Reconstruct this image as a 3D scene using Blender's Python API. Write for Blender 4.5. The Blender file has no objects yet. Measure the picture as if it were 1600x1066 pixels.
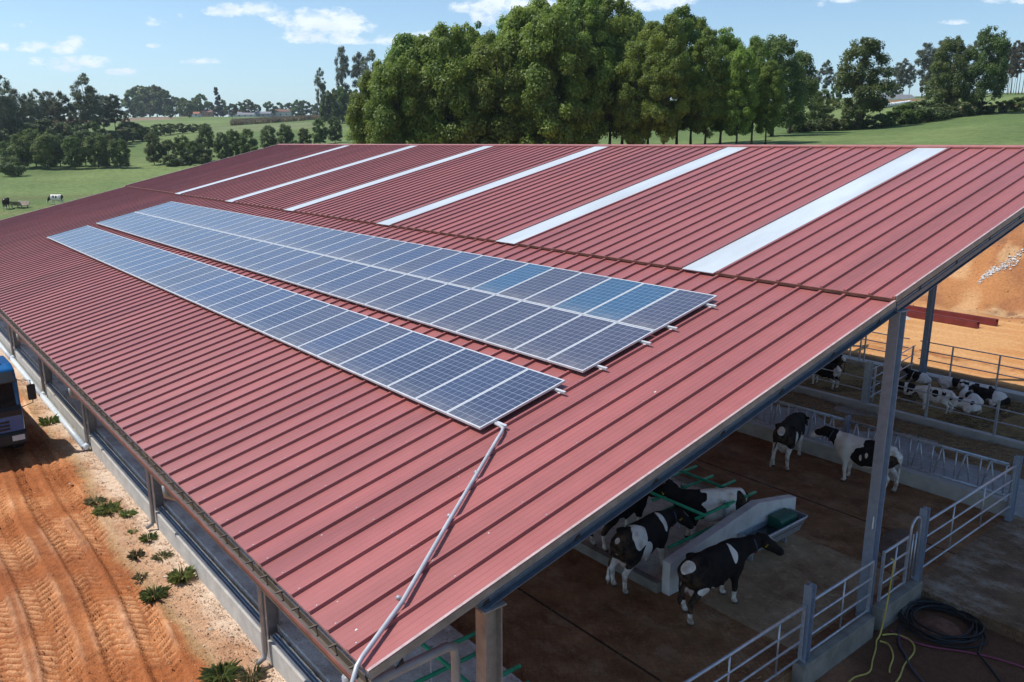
import bpy, math, random
import numpy as np
from mathutils import Vector, Matrix
R_ = math.radians
random.seed(7); RNG = np.random.default_rng(7)
scene = bpy.context.scene
COL = scene.collection

# ------------------------------------------------------------------ camera
CAM = np.array([6.9278, -3.6605, 9.572])
YAW, PITCH, FPX = -0.8862, 0.2404, 1261.43
FH = np.array([math.sin(YAW), math.cos(YAW), 0.0])            # level forward direction
RT = np.array([FH[1], -FH[0], 0.0])
FW = Vector((FH[0]*math.cos(PITCH), FH[1]*math.cos(PITCH), -math.sin(PITCH)))
rt = Vector(RT); up = rt.cross(FW)
cam = bpy.data.cameras.new('camera'); camo = bpy.data.objects.new('camera', cam); COL.objects.link(camo)
camo.matrix_world = Matrix(((rt.x, up.x, -FW.x, CAM[0]), (rt.y, up.y, -FW.y, CAM[1]), (rt.z, up.z, -FW.z, CAM[2]), (0, 0, 0, 1)))
cam.sensor_width = 36.0; cam.lens = 36.0*FPX/1600.0; cam.clip_end = 9000; cam.clip_start = 0.1
scene.camera = camo

# ------------------------------------------------------------------ light
SUN = Vector((-0.46, -0.45, 1.0)).normalized()
sl = bpy.data.lights.new('sun', 'SUN'); so = bpy.data.objects.new('sun', sl); COL.objects.link(so)
sl.energy = 4.3; sl.angle = R_(0.53); sl.color = (1.0, 0.955, 0.89)
so.rotation_euler = (-SUN).to_track_quat('-Z', 'Y').to_euler(); so.location = (0, 0, 60)
scene.view_settings.view_transform = 'Standard'; scene.view_settings.look = 'None'
scene.view_settings.exposure = 0.2; scene.view_settings.gamma = 1.0

def build_world():
    w = bpy.data.worlds.new('World'); scene.world = w; w.use_nodes = True
    nt = w.node_tree; nt.nodes.clear(); N = nt.nodes.new; L = nt.links.new
    out = N('ShaderNodeOutputWorld'); bg = N('ShaderNodeBackground'); sky = N('ShaderNodeTexSky')
    sky.sky_type = 'NISHITA'; sky.sun_disc = False
    sky.sun_elevation = math.asin(SUN.z); sky.sun_rotation = math.atan2(SUN.x, SUN.y)
    sky.altitude = 300; sky.air_density = 1.0; sky.dust_density = 0.6; sky.ozone_density = 1.6
    bg.inputs[1].default_value = 0.13
    tc = N('ShaderNodeTexCoord')
    def math_(op, a, b=None, c=None, clamp=False):
        m = N('ShaderNodeMath'); m.operation = op; m.use_clamp = clamp
        for i, v in enumerate((a, b, c)):
            if v is None: continue
            if isinstance(v, (int, float)): m.inputs[i].default_value = v
            else: L(v, m.inputs[i])
        return m.outputs[0]
    def dot(v):
        d = N('ShaderNodeVectorMath'); d.operation = 'DOT_PRODUCT'; L(tc.outputs['Generated'], d.inputs[0]); d.inputs[1].default_value = v
        return d.outputs['Value']
    df = math_('MAXIMUM', dot(tuple(FH)), 0.05)
    u = math_('DIVIDE', dot(tuple(RT)), df); v = math_('DIVIDE', dot((0, 0, 1)), df)
    comb = N('ShaderNodeCombineXYZ'); L(u, comb.inputs[0]); L(math_('MULTIPLY', v, 1.7), comb.inputs[1])
    def noise(scale, detail, rough, off=0.0):
        n = N('ShaderNodeTexNoise'); n.inputs['Scale'].default_value = scale; n.inputs['Detail'].default_value = detail
        n.inputs['Roughness'].default_value = rough
        mp = N('ShaderNodeMapping'); mp.inputs['Location'].default_value = (off, off*1.7, off*.3); L(comb.outputs[0], mp.inputs[0]); L(mp.outputs[0], n.inputs['Vector'])
        return n.outputs['Fac']
    n1 = noise(34, 7, .62); n2 = noise(95, 4, .6, 3.1); n3 = noise(20, 5, .6, 9.0)
    # cloud bank: (u, v, half width, half height, weight) in level-forward tangent coordinates
    cl = []
    for (x, y, a, b, wt) in [(385,17,60,15,.95),(345,18,30,10,.7),(440,28,30,14,.8),(505,36,68,24,1.1),(560,42,32,16,.9),(500,58,70,15,.85),(545,64,45,9,.8),
                             (650,63,66,14,1.),(690,56,40,10,.8),(100,75,34,14,.95),(118,66,20,10,.8),(60,75,40,11,.85),(70,98,46,9,.75),(130,98,46,12,.85),(105,106,40,9,.7),(4,73,13,10,.9),
                             (192,113,30,7,.75),(317,97,36,7,.8),(240,72,13,5,.55),(552,91,15,4,.55),(775,12,70,20,1.),(830,20,80,24,1.),(770,32,36,12,.8),(940,5,90,20,1.),(1020,5,70,16,1.),
                             (1320,0,44,7,.7),(1278,9,16,6,.5),(1490,35,34,5,.5),(1590,2,60,7,.8),(240,33,30,12,.35),(40,40,26,10,.3),(283,25,10,5,.3),
                             (-180,60,120,30,1.),(-420,20,160,40,1.),(1800,60,120,26,1.),(2050,-60,200,50,1.),(900,-140,260,50,1.),(300,-180,200,40,1.)]:
        dx = (x-800)/FPX; dy = -(y-533)/FPX                      # the photograph's cloud read back to a sky direction
        d = Vector(RT)*dx + up*dy + FW
        f = d.dot(Vector(FH))
        cl.append((d.dot(Vector(RT))/f, d.z/f, a/FPX, b/FPX*.98, wt))
    tot = None
    for (cu, cv, a, b, wt) in cl:
        e1 = math_('POWER', math_('DIVIDE', math_('SUBTRACT', u, cu), a), 2.0)
        dv = math_('DIVIDE', math_('SUBTRACT', v, cv), b)
        # flat base: lower half falls off faster
        dv = math_('MULTIPLY', dv, math_('ADD', 1.0, math_('MULTIPLY', math_('LESS_THAN', dv, 0.0), .35)))
        e = math_('ADD', e1, math_('POWER', math_('ABSOLUTE', dv), 2.0))
        m = math_('MULTIPLY', math_('MAXIMUM', math_('SUBTRACT', 1.25, e), 0.0), wt)
        tot = m if tot is None else math_('MAXIMUM', tot, m)
    nn = math_('ADD', math_('MULTIPLY', math_('SUBTRACT', n1, .5), 3.1), math_('MULTIPLY', math_('SUBTRACT', n2, .5), 1.6))
    gate = math_('MINIMUM', math_('MULTIPLY', tot, 3.0), 1.0)
    dens = math_('SUBTRACT', math_('ADD', math_('MULTIPLY', tot, .95), math_('MULTIPLY', nn, gate)), 0.30)
    fac = math_('MULTIPLY', math_('MULTIPLY', dens, 1.25, clamp=True), .93)
    sm = math_('SMOOTH_MIN', fac, .93, .1)
    # cloud tone: bright tops, soft grey-blue undersides
    ton = math_('MULTIPLY_ADD', math_('SUBTRACT', n3, .5), 1.5, .55, clamp=True)
    cm = N('ShaderNodeMix'); cm.data_type = 'RGBA'; L(ton, cm.inputs[0])
    cm.inputs[6].default_value = (4.7, 5.7, 6.9, 1); cm.inputs[7].default_value = (7.9, 8.3, 8.6, 1)
    # thin high milkiness near the horizon
    milk = math_('MULTIPLY', math_('POWER', math_('MAXIMUM', math_('SUBTRACT', 1.0, math_('MULTIPLY', v, 3.2)), 0.0), 2.0), .30, clamp=True)
    hz = N('ShaderNodeMix'); hz.data_type = 'RGBA'; L(milk, hz.inputs[0]); L(sky.outputs[0], hz.inputs[6]); hz.inputs[7].default_value = (5.6, 6.7, 7.6, 1)
    tint = N('ShaderNodeMix'); tint.data_type = 'RGBA'; tint.blend_type = 'MULTIPLY'; tint.inputs[0].default_value = 1.0
    L(hz.outputs[2], tint.inputs[6]); tint.inputs[7].default_value = (0.84, 0.97, 1.04, 1)
    mx = N('ShaderNodeMix'); mx.data_type = 'RGBA'; L(sm, mx.inputs[0]); L(tint.outputs[2], mx.inputs[6]); L(cm.outputs[2], mx.inputs[7])
    L(mx.outputs[2], bg.inputs[0]); L(bg.outputs[0], out.inputs[0])
build_world()

# ------------------------------------------------------------------ helpers
MATS = {}
def mat(name, col, rough=.6, metal=0.0, var=.18, vscale=4.0, bump=0.0, bscale=40.0, spec=.4, stretch=(1, 1, 1), col2=None, detail=5, fine=0.0, fscale=120, coat=0.0):
    if name in MATS: return MATS[name]
    m = bpy.data.materials.new(name); m.use_nodes = True; nt = m.node_tree; N = nt.nodes.new; L = nt.links.new
    b = nt.nodes['Principled BSDF']; b.inputs['Roughness'].default_value = rough; b.inputs['Metallic'].default_value = metal
    b.inputs['Specular IOR Level'].default_value = spec; b.inputs['Coat Weight'].default_value = coat
    tc = N('ShaderNodeTexCoord'); mp = N('ShaderNodeMapping'); mp.inputs['Scale'].default_value = stretch; L(tc.outputs['Object'], mp.inputs[0])
    n = N('ShaderNodeTexNoise'); n.inputs['Scale'].default_value = vscale; n.inputs['Detail'].default_value = detail; n.inputs['Roughness'].default_value = .6; L(mp.outputs[0], n.inputs['Vector'])
    cr = N('ShaderNodeValToRGB'); L(n.outputs['Fac'], cr.inputs[0]); cr.color_ramp.elements[0].position = .3; cr.color_ramp.elements[1].position = .7
    c2 = col2 or tuple(c*(1-var*1.4) for c in col); c1 = col if col2 else tuple(min(1, c*(1+var*.7)) for c in col)
    cr.color_ramp.elements[0].color = (*c2, 1); cr.color_ramp.elements[1].color = (*c1, 1)
    src = cr.outputs[0]
    if fine:
        n2 = N('ShaderNodeTexNoise'); n2.inputs['Scale'].default_value = fscale; n2.inputs['Detail'].default_value = 3; L(tc.outputs['Object'], n2.inputs['Vector'])
        mm = N('ShaderNodeMapRange'); L(n2.outputs['Fac'], mm.inputs[0]); mm.inputs[1].default_value = .3; mm.inputs[2].default_value = .7; mm.inputs[3].default_value = 1-fine; mm.inputs[4].default_value = 1+fine*.7
        mx = N('ShaderNodeVectorMath'); mx.operation = 'SCALE'; L(src, mx.inputs[0]); L(mm.outputs[0], mx.inputs['Scale']); src = mx.outputs[0]
    L(src, b.inputs['Base Color'])
    if bump:
        n3 = N('ShaderNodeTexNoise'); n3.inputs['Scale'].default_value = bscale; n3.inputs['Detail'].default_value = 4; L(mp.outputs[0], n3.inputs['Vector'])
        bp = N('ShaderNodeBump'); bp.inputs['Strength'].default_value = bump; bp.inputs['Distance'].default_value = .02; L(n3.outputs['Fac'], bp.inputs['Height']); L(bp.outputs[0], b.inputs['Normal'])
    MATS[name] = m; return m

class MB:
    """collects shapes that become ONE mesh"""
    def __init__(s): s.v = []; s.f = []
    def add(s, vs, fs):
        o = len(s.v); s.v += [tuple(map(float, q)) for q in vs]; s.f += [tuple(o+i for i in f) for f in fs]; return s
    def box(s, x0, x1, y0, y1, z0, z1):
        return s.add([(x0,y0,z0),(x1,y0,z0),(x1,y1,z0),(x0,y1,z0),(x0,y0,z1),(x1,y0,z1),(x1,y1,z1),(x0,y1,z1)],
                     [(3,2,1,0),(4,5,6,7),(0,1,5,4),(1,2,6,5),(2,3,7,6),(3,0,4,7)])
    def beam(s, p, q, w, h, upv=(0, 0, 1)):
        p = Vector(p); q = Vector(q); d = (q-p).normalized(); u = Vector(upv); sd = d.cross(u)
        if sd.length < 1e-4: sd = d.cross(Vector((1, 0, 0)))
        sd.normalize(); u = sd.cross(d)
        c = [(-w/2, -h/2), (w/2, -h/2), (w/2, h/2), (-w/2, h/2)]
        vs = [p+sd*a+u*b for a, b in c] + [q+sd*a+u*b for a, b in c]
        return s.add(vs, [(0,1,2,3),(7,6,5,4),(1,0,4,5),(2,1,5,6),(3,2,6,7),(0,3,7,4)])
    def tube(s, pts, r, n=10, caps=True):
        P = [Vector(q) for q in pts]; rr = r if isinstance(r, (list, tuple)) else [r]*len(P)
        vs = []; prev = None
        for i, q in enumerate(P):
            d = (P[min(i+1, len(P)-1)]-P[max(i-1, 0)]).normalized()
            if prev is None:
                a = d.cross(Vector((0, 0, 1)))
                if a.length < .05: a = d.cross(Vector((1, 0, 0)))
            else: a = prev-d*prev.dot(d)
            a.normalize(); prev = a; b = d.cross(a)
            for k in range(n):
                t = 2*math.pi*k/n; vs.append(q+(a*math.cos(t)+b*math.sin(t))*rr[i])
        fs = []
        for i in range(len(P)-1):
            for k in range(n):
                fs.append((i*n+k, i*n+(k+1) % n, (i+1)*n+(k+1) % n, (i+1)*n+k))
        if caps: fs.append(tuple(range(n-1, -1, -1))); fs.append(tuple((len(P)-1)*n+k for k in range(n)))
        return s.add(vs, fs)
    def prism(s, poly, axis, a0, a1):
        """polygon in the other two axes, extruded along axis from a0 to a1"""
        n = len(poly)
        def mk(q, a):
            return {'x': (a, q[0], q[1]), 'y': (q[0], a, q[1]), 'z': (q[0], q[1], a)}[axis]
        vs = [mk(q, a0) for q in poly]+[mk(q, a1) for q in poly]
        fs = [tuple(range(n-1, -1, -1)), tuple(range(n, 2*n))]+[(i, (i+1) % n, n+(i+1) % n, n+i) for i in range(n)]
        return s.add(vs, fs)
    def mesh(s, name, m=None, smooth=False, off=(0, 0, 0)):
        me = bpy.data.meshes.new(name); o = off
        me.from_pydata([(x-o[0], y-o[1], z-o[2]) for x, y, z in s.v], [], s.f); me.update()
        import bmesh
        bm = bmesh.new(); bm.from_mesh(me); bmesh.ops.recalc_face_normals(bm, faces=bm.faces); bm.to_mesh(me); bm.free()
        if smooth: me.polygons.foreach_set('use_smooth', [True]*len(me.polygons))
        if m: me.materials.append(m)
        return me

def link(name, me, parent=None):
    o = bpy.data.objects.new(name, me); COL.objects.link(o)
    if parent: o.parent = parent
    return o
def part(name, mb, m, parent, world=True, smooth=False, bevel=0.0):
    """a part of a thing; its shape is given in world coordinates (or in the thing's own when world is False)"""
    off = (0, 0, 0)
    if world:
        q = parent
        while q: off = tuple(a+b for a, b in zip(off, q.location)); q = q.parent
    o = link(name, mb.mesh(name, m, smooth, off), parent)
    if bevel:
        b = o.modifiers.new('b', 'BEVEL'); b.width = bevel; b.segments = 2; b.limit_method = 'ANGLE'
    return o
def tag(o, label, cat, group=None):
    o['label'] = label; o['category'] = cat
    if group: o['group'] = group
    return o
def thing(name, label, cat, loc=(0, 0, 0), rz=0.0, group=None):
    o = bpy.data.objects.new(name, None); COL.objects.link(o); o.location = loc; o.rotation_euler = (0, 0, rz); o.empty_display_size = .2
    return tag(o, label, cat, group)
def solo(name, mb, m, label, cat, group=None, smooth=False, bevel=0.0):
    """a thing that is one mesh; origin at its lowest middle"""
    a = np.array(mb.v); off = (float((a[:,0].min()+a[:,0].max())/2), float((a[:,1].min()+a[:,1].max())/2), float(a[:,2].min()))
    o = link(name, mb.mesh(name, m, smooth, off)); o.location = off
    if bevel:
        b = o.modifiers.new('b', 'BEVEL'); b.width = bevel; b.segments = 2; b.limit_method = 'ANGLE'
    return tag(o, label, cat, group)
def struct(name, mb, m, smooth=False, kind='structure'):
    o = link(name, mb.mesh(name, m, smooth)); o['kind'] = kind; return o
def dup(root, loc=None, rz=None, label=None, scale=None):
    c = root.copy(); COL.objects.link(c)
    if loc is not None: c.location = loc
    if rz is not None: c.rotation_euler = (0, 0, rz)
    if scale is not None: c.scale = (scale,)*3 if isinstance(scale, (int, float)) else scale
    if label: c['label'] = label
    for ch in list(root.children):
        d = ch.copy(); COL.objects.link(d); d.parent = c
        for g in list(ch.children):
            e = g.copy(); COL.objects.link(e); e.parent = d
    return c
ORD = ['zeroth','first','second','third','fourth','fifth','sixth','seventh','eighth','ninth','tenth','eleventh','twelfth','thirteenth','fourteenth','fifteenth','sixteenth','seventeenth','eighteenth','nineteenth']
TENS = {2: ('twentieth', 'twenty'), 3: ('thirtieth', 'thirty'), 4: ('fortieth', 'forty')}
def nth(n):
    if n < 20: return ORD[n]
    t, u = divmod(n, 10)
    return TENS[t][0] if u == 0 else TENS[t][1]+' '+ORD[u]
def sstep(a, b, x):
    t = np.clip((np.asarray(x, float)-a)/(b-a), 0, 1); return t*t*(3-2*t)
class SinNoise:
    def __init__(s, seed, scale, n=14, dim=3):
        r = np.random.default_rng(seed); s.k = r.normal(size=(n, dim))*scale; s.p = r.uniform(0, 6.28, n); s.n = n
    def __call__(s, P): return np.sin(P@s.k.T+s.p).sum(1)/math.sqrt(s.n)
def np_mesh(name, V, F, m=None, smooth=True, attrs=None, cols=None):
    V = np.asarray(V, np.float32); F = np.asarray(F, np.int32); me = bpy.data.meshes.new(name); k = F.shape[1]
    me.vertices.add(len(V)); me.vertices.foreach_set('co', V.ravel())
    me.loops.add(F.size); me.loops.foreach_set('vertex_index', F.ravel())
    me.polygons.add(len(F)); me.polygons.foreach_set('loop_start', np.arange(0, F.size, k, dtype=np.int32))
    me.polygons.foreach_set('use_smooth', np.full(len(F), smooth))
    me.update(calc_edges=True)
    for nm, a in (attrs or {}).items():
        at = me.attributes.new(nm, 'FLOAT', 'POINT'); at.data.foreach_set('value', np.asarray(a, np.float32))
    for nm, c in (cols or {}).items():
        at = me.attributes.new(nm, 'FLOAT_COLOR', 'POINT'); c4 = np.ones((len(V), 4), np.float32); c4[:, :3] = c; at.data.foreach_set('color', c4.ravel())
    if m: me.materials.append(m)
    return me

# ------------------------------------------------------------------ terrain
DR = np.array([0, 40, 60, 90, 120, 165, 200, 300, 420, 600, 900, 1500, 3500.])
TC = np.array([-1.6, -.62, -.385, -.17, .1, .385, .616, 1.2])
ZT = np.array([
 [0, 0, 0, .3, .8, 2.5, 4, 8, 14, 20, 28, 38, 45],
 [0, 0, 0, .4, 1.4, 4.0, 6.0, 10, 16, 23, 33, 42, 50],
 [0, 0, .3, .9, 1.8, 4.4, 6.8, 13, 19.5, 28, 37, 42, 50],
 [0, 1, 2.8, 5.5, 6.6, 8.2, 10.2, 15.5, 22.3, 27, 34, 42, 50],
 [0, 4, 7.8, 8.7, 9.8, 11.5, 13, 17.5, 23, 30, 38, 46, 54],
 [0, 5, 8.8, 10.0, 11.3, 14.5, 17.6, 25, 31, 38, 46, 54, 60],
 [0, 6, 9.1, 11.2, 13.3, 17.0, 20.3, 27, 33, 40, 48, 56, 62],
 [0, 7, 9.4, 11.6, 14.0, 18.5, 22, 29, 36, 44, 52, 60, 66]]).T
_TN = SinNoise(3, .035, 10, 2); _TN2 = SinNoise(4, .45, 14, 2); _TN3 = SinNoise(5, 1.6, 16, 2)
def terrain(x, y):
    x = np.asarray(x, float); y = np.asarray(y, float)
    dx = x-CAM[0]; dy = y-CAM[1]; d = dx*FH[0]+dy*FH[1]; l = dx*RT[0]+dy*RT[1]; d = np.maximum(d, 1.0); t = np.clip(l/np.maximum(d, 25), -1.59, 1.19)
    i = np.clip(np.searchsorted(DR, d)-1, 0, len(DR)-2); j = np.clip(np.searchsorted(TC, t)-1, 0, len(TC)-2)
    a = np.clip((d-DR[i])/(DR[i+1]-DR[i]), 0, 1); b = np.clip((t-TC[j])/(TC[j+1]-TC[j]), 0, 1); b = b*b*(3-2*b)
    z = (ZT[i, j]*(1-a)+ZT[i+1, j]*a)*(1-b)+(ZT[i, j+1]*(1-a)+ZT[i+1, j+1]*a)*b
    P = np.stack([x.ravel(), y.ravel()], 1)
    z = z+(_TN(P).reshape(x.shape)*.25)*sstep(70, 200, d)
    w = np.maximum.reduce([sstep(44.6, 61, y), sstep(56, 105, -x)*.999, sstep(18, 60, -y), sstep(30, 60, x)])
    pad = -0.45+0.17*sstep(.05, .12, x)*sstep(2, 4, y)+.62*sstep(29.95, 30.35, y)
    pad = pad-.12*sstep(29.9, 30.1, y)*(1-sstep(30.5, 31.4, y))
    # churned bank face
    bank = sstep(44, 47, y)*(1-sstep(57, 62, y))
    rough = (_TN2(P)*.30+_TN3(P)*.10).reshape(x.shape)*bank
    return pad*(1-w)+z*w+rough
def gz(x, y): return float(terrain(np.array([x]), np.array([y]))[0])
def at(d, l):
    """a point of the countryside, d metres ahead of the viewpoint and l metres to the right"""
    x = CAM[0]+FH[0]*d+RT[0]*l; y = CAM[1]+FH[1]*d+RT[1]*l
    return (float(x), float(y), gz(x, y))

def axis_coords(parts):
    out = []
    for a, b, st in parts: out += list(np.arange(a, b, st))
    out.append(parts[-1][1]); return np.array(out)
def grow(a, b, s0, s1):
    """coordinates from a to b with spacing from s0 to s1"""
    v = [a]; n = 0
    while abs(v[-1]-a) < abs(b-a):
        f = abs(v[-1]-a)/abs(b-a); v.append(v[-1]+math.copysign(s0+(s1-s0)*f, b-a))
    return v
def build_ground():
    xs = np.unique(np.round(np.concatenate([grow(-30, -120, .3, 2.0), grow(-120, -3200, 2.5, 140), np.arange(-30, -24, .12), np.arange(-24, -4, .05), np.arange(-4, 2.5, .12), grow(2.5, 60, .2, 3), grow(60, 2600, 5, 160)]), 3))
    ys = np.unique(np.round(np.concatenate([grow(-8, -60, .3, 4), grow(-60, -900, 6, 90), np.arange(-8, -3.2, .12), np.arange(-3.2, 1.6, .05), np.arange(1.6, 2.2, .15), np.arange(2.2, 29.8, .55), np.arange(29.8, 46, .18), np.arange(46, 62, .3), grow(62, 140, .6, 1.6), grow(140, 3200, 2, 140)]), 3))
    Xg, Yg = np.meshgrid(xs, ys, indexing='ij'); Z = terrain(Xg, Yg)
    x = Xg.ravel(); y = Yg.ravel(); z = Z.ravel().copy()
    P = np.stack([x, y], 1)
    nA = SinNoise(11, 1.3, 16, 2)(P); nB = SinNoise(12, 5.5, 18, 2)(P); nC = SinNoise(13, .35, 14, 2)(P); nD = SinNoise(14, 16, 20, 2)(P); nE = SinNoise(15, .06, 12, 2)(P)
    left = (1-sstep(1.75, 1.9, y))*(1-sstep(2.6, 10, x))*(1-sstep(50, 62, -x))*sstep(-24, -16, y)
    # left yard relief: tyre ruts with chevron lugs, loose gravel by the plinth
    yc = y-(-0.028*(x+14))+.10*np.sin(x*.21+1.0)+.05*np.sin(x*.63)                              # tracks run a little askew to the wall
    edge = .62+.18*nC+.05*nB                            # dirt gives way to pale gravel here
    dirt = left*(1-sstep(edge-.25, edge+.25, y))
    gravel = left-dirt
    h = np.zeros_like(x)
    lug = np.zeros_like(x); rim = np.zeros_like(x)
    for c, wdt, sgn in [(0.02, .30, 1), (-0.72, .28, -1), (-1.72, .34, 1), (-2.62, .34, -1), (-4.3, .34, 1), (-5.3, .34, -1)]:
        q = (yc-c-.05*np.sin(x*.35+c))/wdt; inb = (1-sstep(.86, 1.0, np.abs(q)))
        ph = (x+sgn*np.abs(q)*.30+.012*nB)/.225
        lg = sstep(.0, .55, np.sin(ph*2*math.pi)+.12*nB)*(1-.75*(1-sstep(.06, .14, np.abs(q))))
        ok = sstep(-2.2, -.6, nC+.8*nA)
        lug = np.maximum(lug, inb*lg*ok); h += dirt*inb*(-.095+.085*lg*ok)
        r = np.exp(-((np.abs(q)-1.13)/.16)**2)*(.45+.55*sstep(-.8, .8, nA)); rim = np.maximum(rim, r); h += dirt*r*.045
    nF = SinNoise(16, 9, 22, 2)(P); nG = SinNoise(17, 38, 26, 2)(P)
    inr = sstep(.05, .5, lug+rim*.3); h += dirt*(.012*nB+.018*nA)+dirt*(1-.8*inr)*(.014*np.maximum(nF, 0)*(.4+.6*sstep(-.5, .8, nA))+.008*nD+.004*nG)+gravel*.008*nG+dirt*(1-.9*inr)*.03*sstep(.8, 1.6, nF*.7+nB*.5)+gravel*(.014*nB+.016*nD+.02*nA)
    z = z+h
    # colours of the soil and the crops
    col = np.zeros((len(x), 3))
    grass2 = np.array([.160, .205, .072]); grass3 = np.array([.108, .155, .052])
    g = sstep(-1.2, 1.2, nE+.35*nC)[:, None]; col[:] = grass3*(1-g)+grass2*g
    dxx = x-CAM[0]; dyy = y-CAM[1]; d = dxx*FH[0]+dyy*FH[1]; l = dxx*RT[0]+dyy*RT[1]; t = l/np.maximum(d, 1)
    def blend(c, w):
        w = np.clip(w, 0, 1)[:, None]; col[:] = col*(1-w)+np.asarray(c)*w
    # worn strip at the near edge of the meadow, and a brown line across it
    blend((.21, .17, .075), .8*sstep(-.5, 1.3, nA*.5+nC)*sstep(50, 55, -x)*(1-sstep(104, 122, -x-6*np.sin(y*.11)))*sstep(-30, -5, y)*(1-sstep(28, 60, y)))
    blend((.135, .13, .055), .7*np.exp(-((d-131-l*.1)/2.2)**2)*(t < -.2))
    # bank and yard behind the barn
    by = sstep(29.9, 30.2, y)*(1-sstep(57.5, 60.5, y+1.2*nC))*sstep(-75, -60, x)*(1-sstep(50, 75, x))
    yard = np.array([.56, .30, .125]); yard2 = np.array([.50, .235, .085])
    k = sstep(-1, 1, nC+.4*nA)[:, None]; cy = yard*(1-k)+yard2*k
    w = by[:, None]; col[:] = col*(1-w)+cy*w
    bk = by*sstep(44.2, 46, y+.3*nA)
    blend((.40, .175, .068), bk*.92); sw = np.sin((x*.8+y*.55)*1.1+1.2*nC+.5*nA); blend((.30, .125, .058), bk*sstep(.2, .9, sw+.3*nB)*.65); blend((.58, .36, .18), bk*sstep(.45, .95, -sw+.35*nA)*.6); blend((.27, .10, .048), bk*sstep(-.3, .5, nC*.5+.4*nA+(x+7.5)*.22-(y-50)*.05)*.8); blend((.52, .33, .17), bk*sstep(.5, 1.2, nA-.25*nB)*.8)
    blend((.17, .10, .06), bk*sstep(.95, 1.6, nB*.7+nA*.7)*.7)
    mud = by*(1-sstep(30.9, 31.5, y+.25*nA)); blend((.11, .075, .05), mud*.85)
    z = z+by*(1-bk)*np.exp(-((y-33.4-.25*nA)/.5)**2)*.10*np.maximum(nB, 0); blend((.30, .115, .045), by*(1-bk)*np.exp(-((y-33.4-.25*nA)/.6)**2)*sstep(.1, .9, nB+nA)*.9); blend((.62, .36, .165), by*(1-bk)*sstep(.2, 1.0, np.sin(y*4.2+.6*nA+x*.05)+.4*nA)*.5)
    # yard in front: orange dirt, pale gravel strip, dark wet pit by the gates
    dk = sstep(-1, 1, nA+.5*nC)[:, None]; cd = np.array([.33, .112, .040])*(1-dk)+np.array([.50, .205, .080])*dk
    w = dirt[:, None]; col[:] = col*(1-w)+cd*w
    blend((.74, .46, .27), dirt*rim*sstep(-.6, .8, nA+.3*nB)*.8); blend((.235, .075, .030), dirt*sstep(.1, 1.2, nB*.5+nA*.5-nC*.8)*.65); blend((.66, .34, .165), dirt*lug*sstep(-1.2, .6, nA+.3*nB)*.7)  # rims and lug tops paler: pale soil plus painted shading of the tread
    blend((.76, .52, .33), dirt*sstep(.9, 1.5, nA*.8+nC*.6)*.8)
    gk = sstep(-1, 1, nB*.6+nA*.6)[:, None]; cg = np.array([.44, .25, .145])*(1-gk)+np.array([.57, .37, .235])*gk
    w = gravel[:, None]; col[:] = col*(1-w)+cg*w
    blend((.62, .50, .39), gravel*sstep(1.0, 1.4, y+.15*nA+.08*nB)*.7)
    pit = sstep(.02, .1, x)*(1-sstep(30, 40, x))*sstep(1.6, 2.6, y)*(1-sstep(29, 30, y))
    blend((.13, .062, .036), pit); blend((.36, .165, .09), pit*sstep(.1, 1.1, nA+.4*nB)*.8)
    under = (x > -52.7)*(x < .05)*(y > 1.6)*(y < 29.8); blend((.06, .05, .04), under*1.0)
    # ploughed and straw-coloured fields far off
    blend((.26, .13, .075), sstep(.50, .53, t)*sstep(146, 149, d)*(1-sstep(163, 166, d)))
    blend((.22, .12, .07), sstep(.40, .42, t)*(1-sstep(.485, .49, t))*sstep(232, 236, d)*(1-sstep(252, 256, d)))
    blend((.24, .16, .115), sstep(-.54, -.52, t)*(1-sstep(-.41, -.40, t))*sstep(500, 512, d)*(1-sstep(590, 610, d)))
    blend((.17, .195, .09), sstep(-.40, -.33, t)*(1-sstep(-.24, -.22, t))*sstep(290, 300, d)*(1-sstep(360, 380, d))*.9)
    soil = np.clip(dirt+gravel+by+pit, 0, 1)
    m = bpy.data.materials.new('soil_and_grass'); m.use_nodes = True; nt = m.node_tree; N = nt.nodes.new; L = nt.links.new
    b = nt.nodes['Principled BSDF']; b.inputs['Roughness'].default_value = .95; b.inputs['Specular IOR Level'].default_value = .12
    ac = N('ShaderNodeAttribute'); ac.attribute_name = 'Col'; sa = N('ShaderNodeAttribute'); sa.attribute_name = 'soil'
    geo = N('ShaderNodeNewGeometry')
    def noise(sc, det, ro=.6):
        n = N('ShaderNodeTexNoise'); n.inputs['Scale'].default_value = sc; n.inputs['Detail'].default_value = det; n.inputs['Roughness'].default_value = ro; L(geo.outputs['Position'], n.inputs['Vector']); return n.outputs['Fac']
    def rng(v, a, c, lo, hi):
        r = N('ShaderNodeMapRange'); L(v, r.inputs[0]); r.inputs[1].default_value = a; r.inputs[2].default_value = c; r.inputs[3].default_value = lo; r.inputs[4].default_value = hi; return r.outputs[0]
    def mul(a, c):
        q = N('ShaderNodeMath'); q.operation = 'MULTIPLY'; L(a, q.inputs[0]); L(c, q.inputs[1]); return q.outputs[0]
    fg = mul(mul(rng(noise(1.1, 8, .72), .32, .68, .66, 1.34), rng(noise(.05, 4), .3, .7, .86, 1.14)), rng(noise(9, 4, .7), .3, .7, .78, 1.2))
    fs = mul(rng(noise(7, 8, .7), .3, .7, .74, 1.25), rng(noise(42, 4, .7), .32, .68, .72, 1.25))
    mx = N('ShaderNodeMix'); L(sa.outputs['Fac'], mx.inputs[0]); L(fg, mx.inputs[2]); L(fs, mx.inputs[3])
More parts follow.
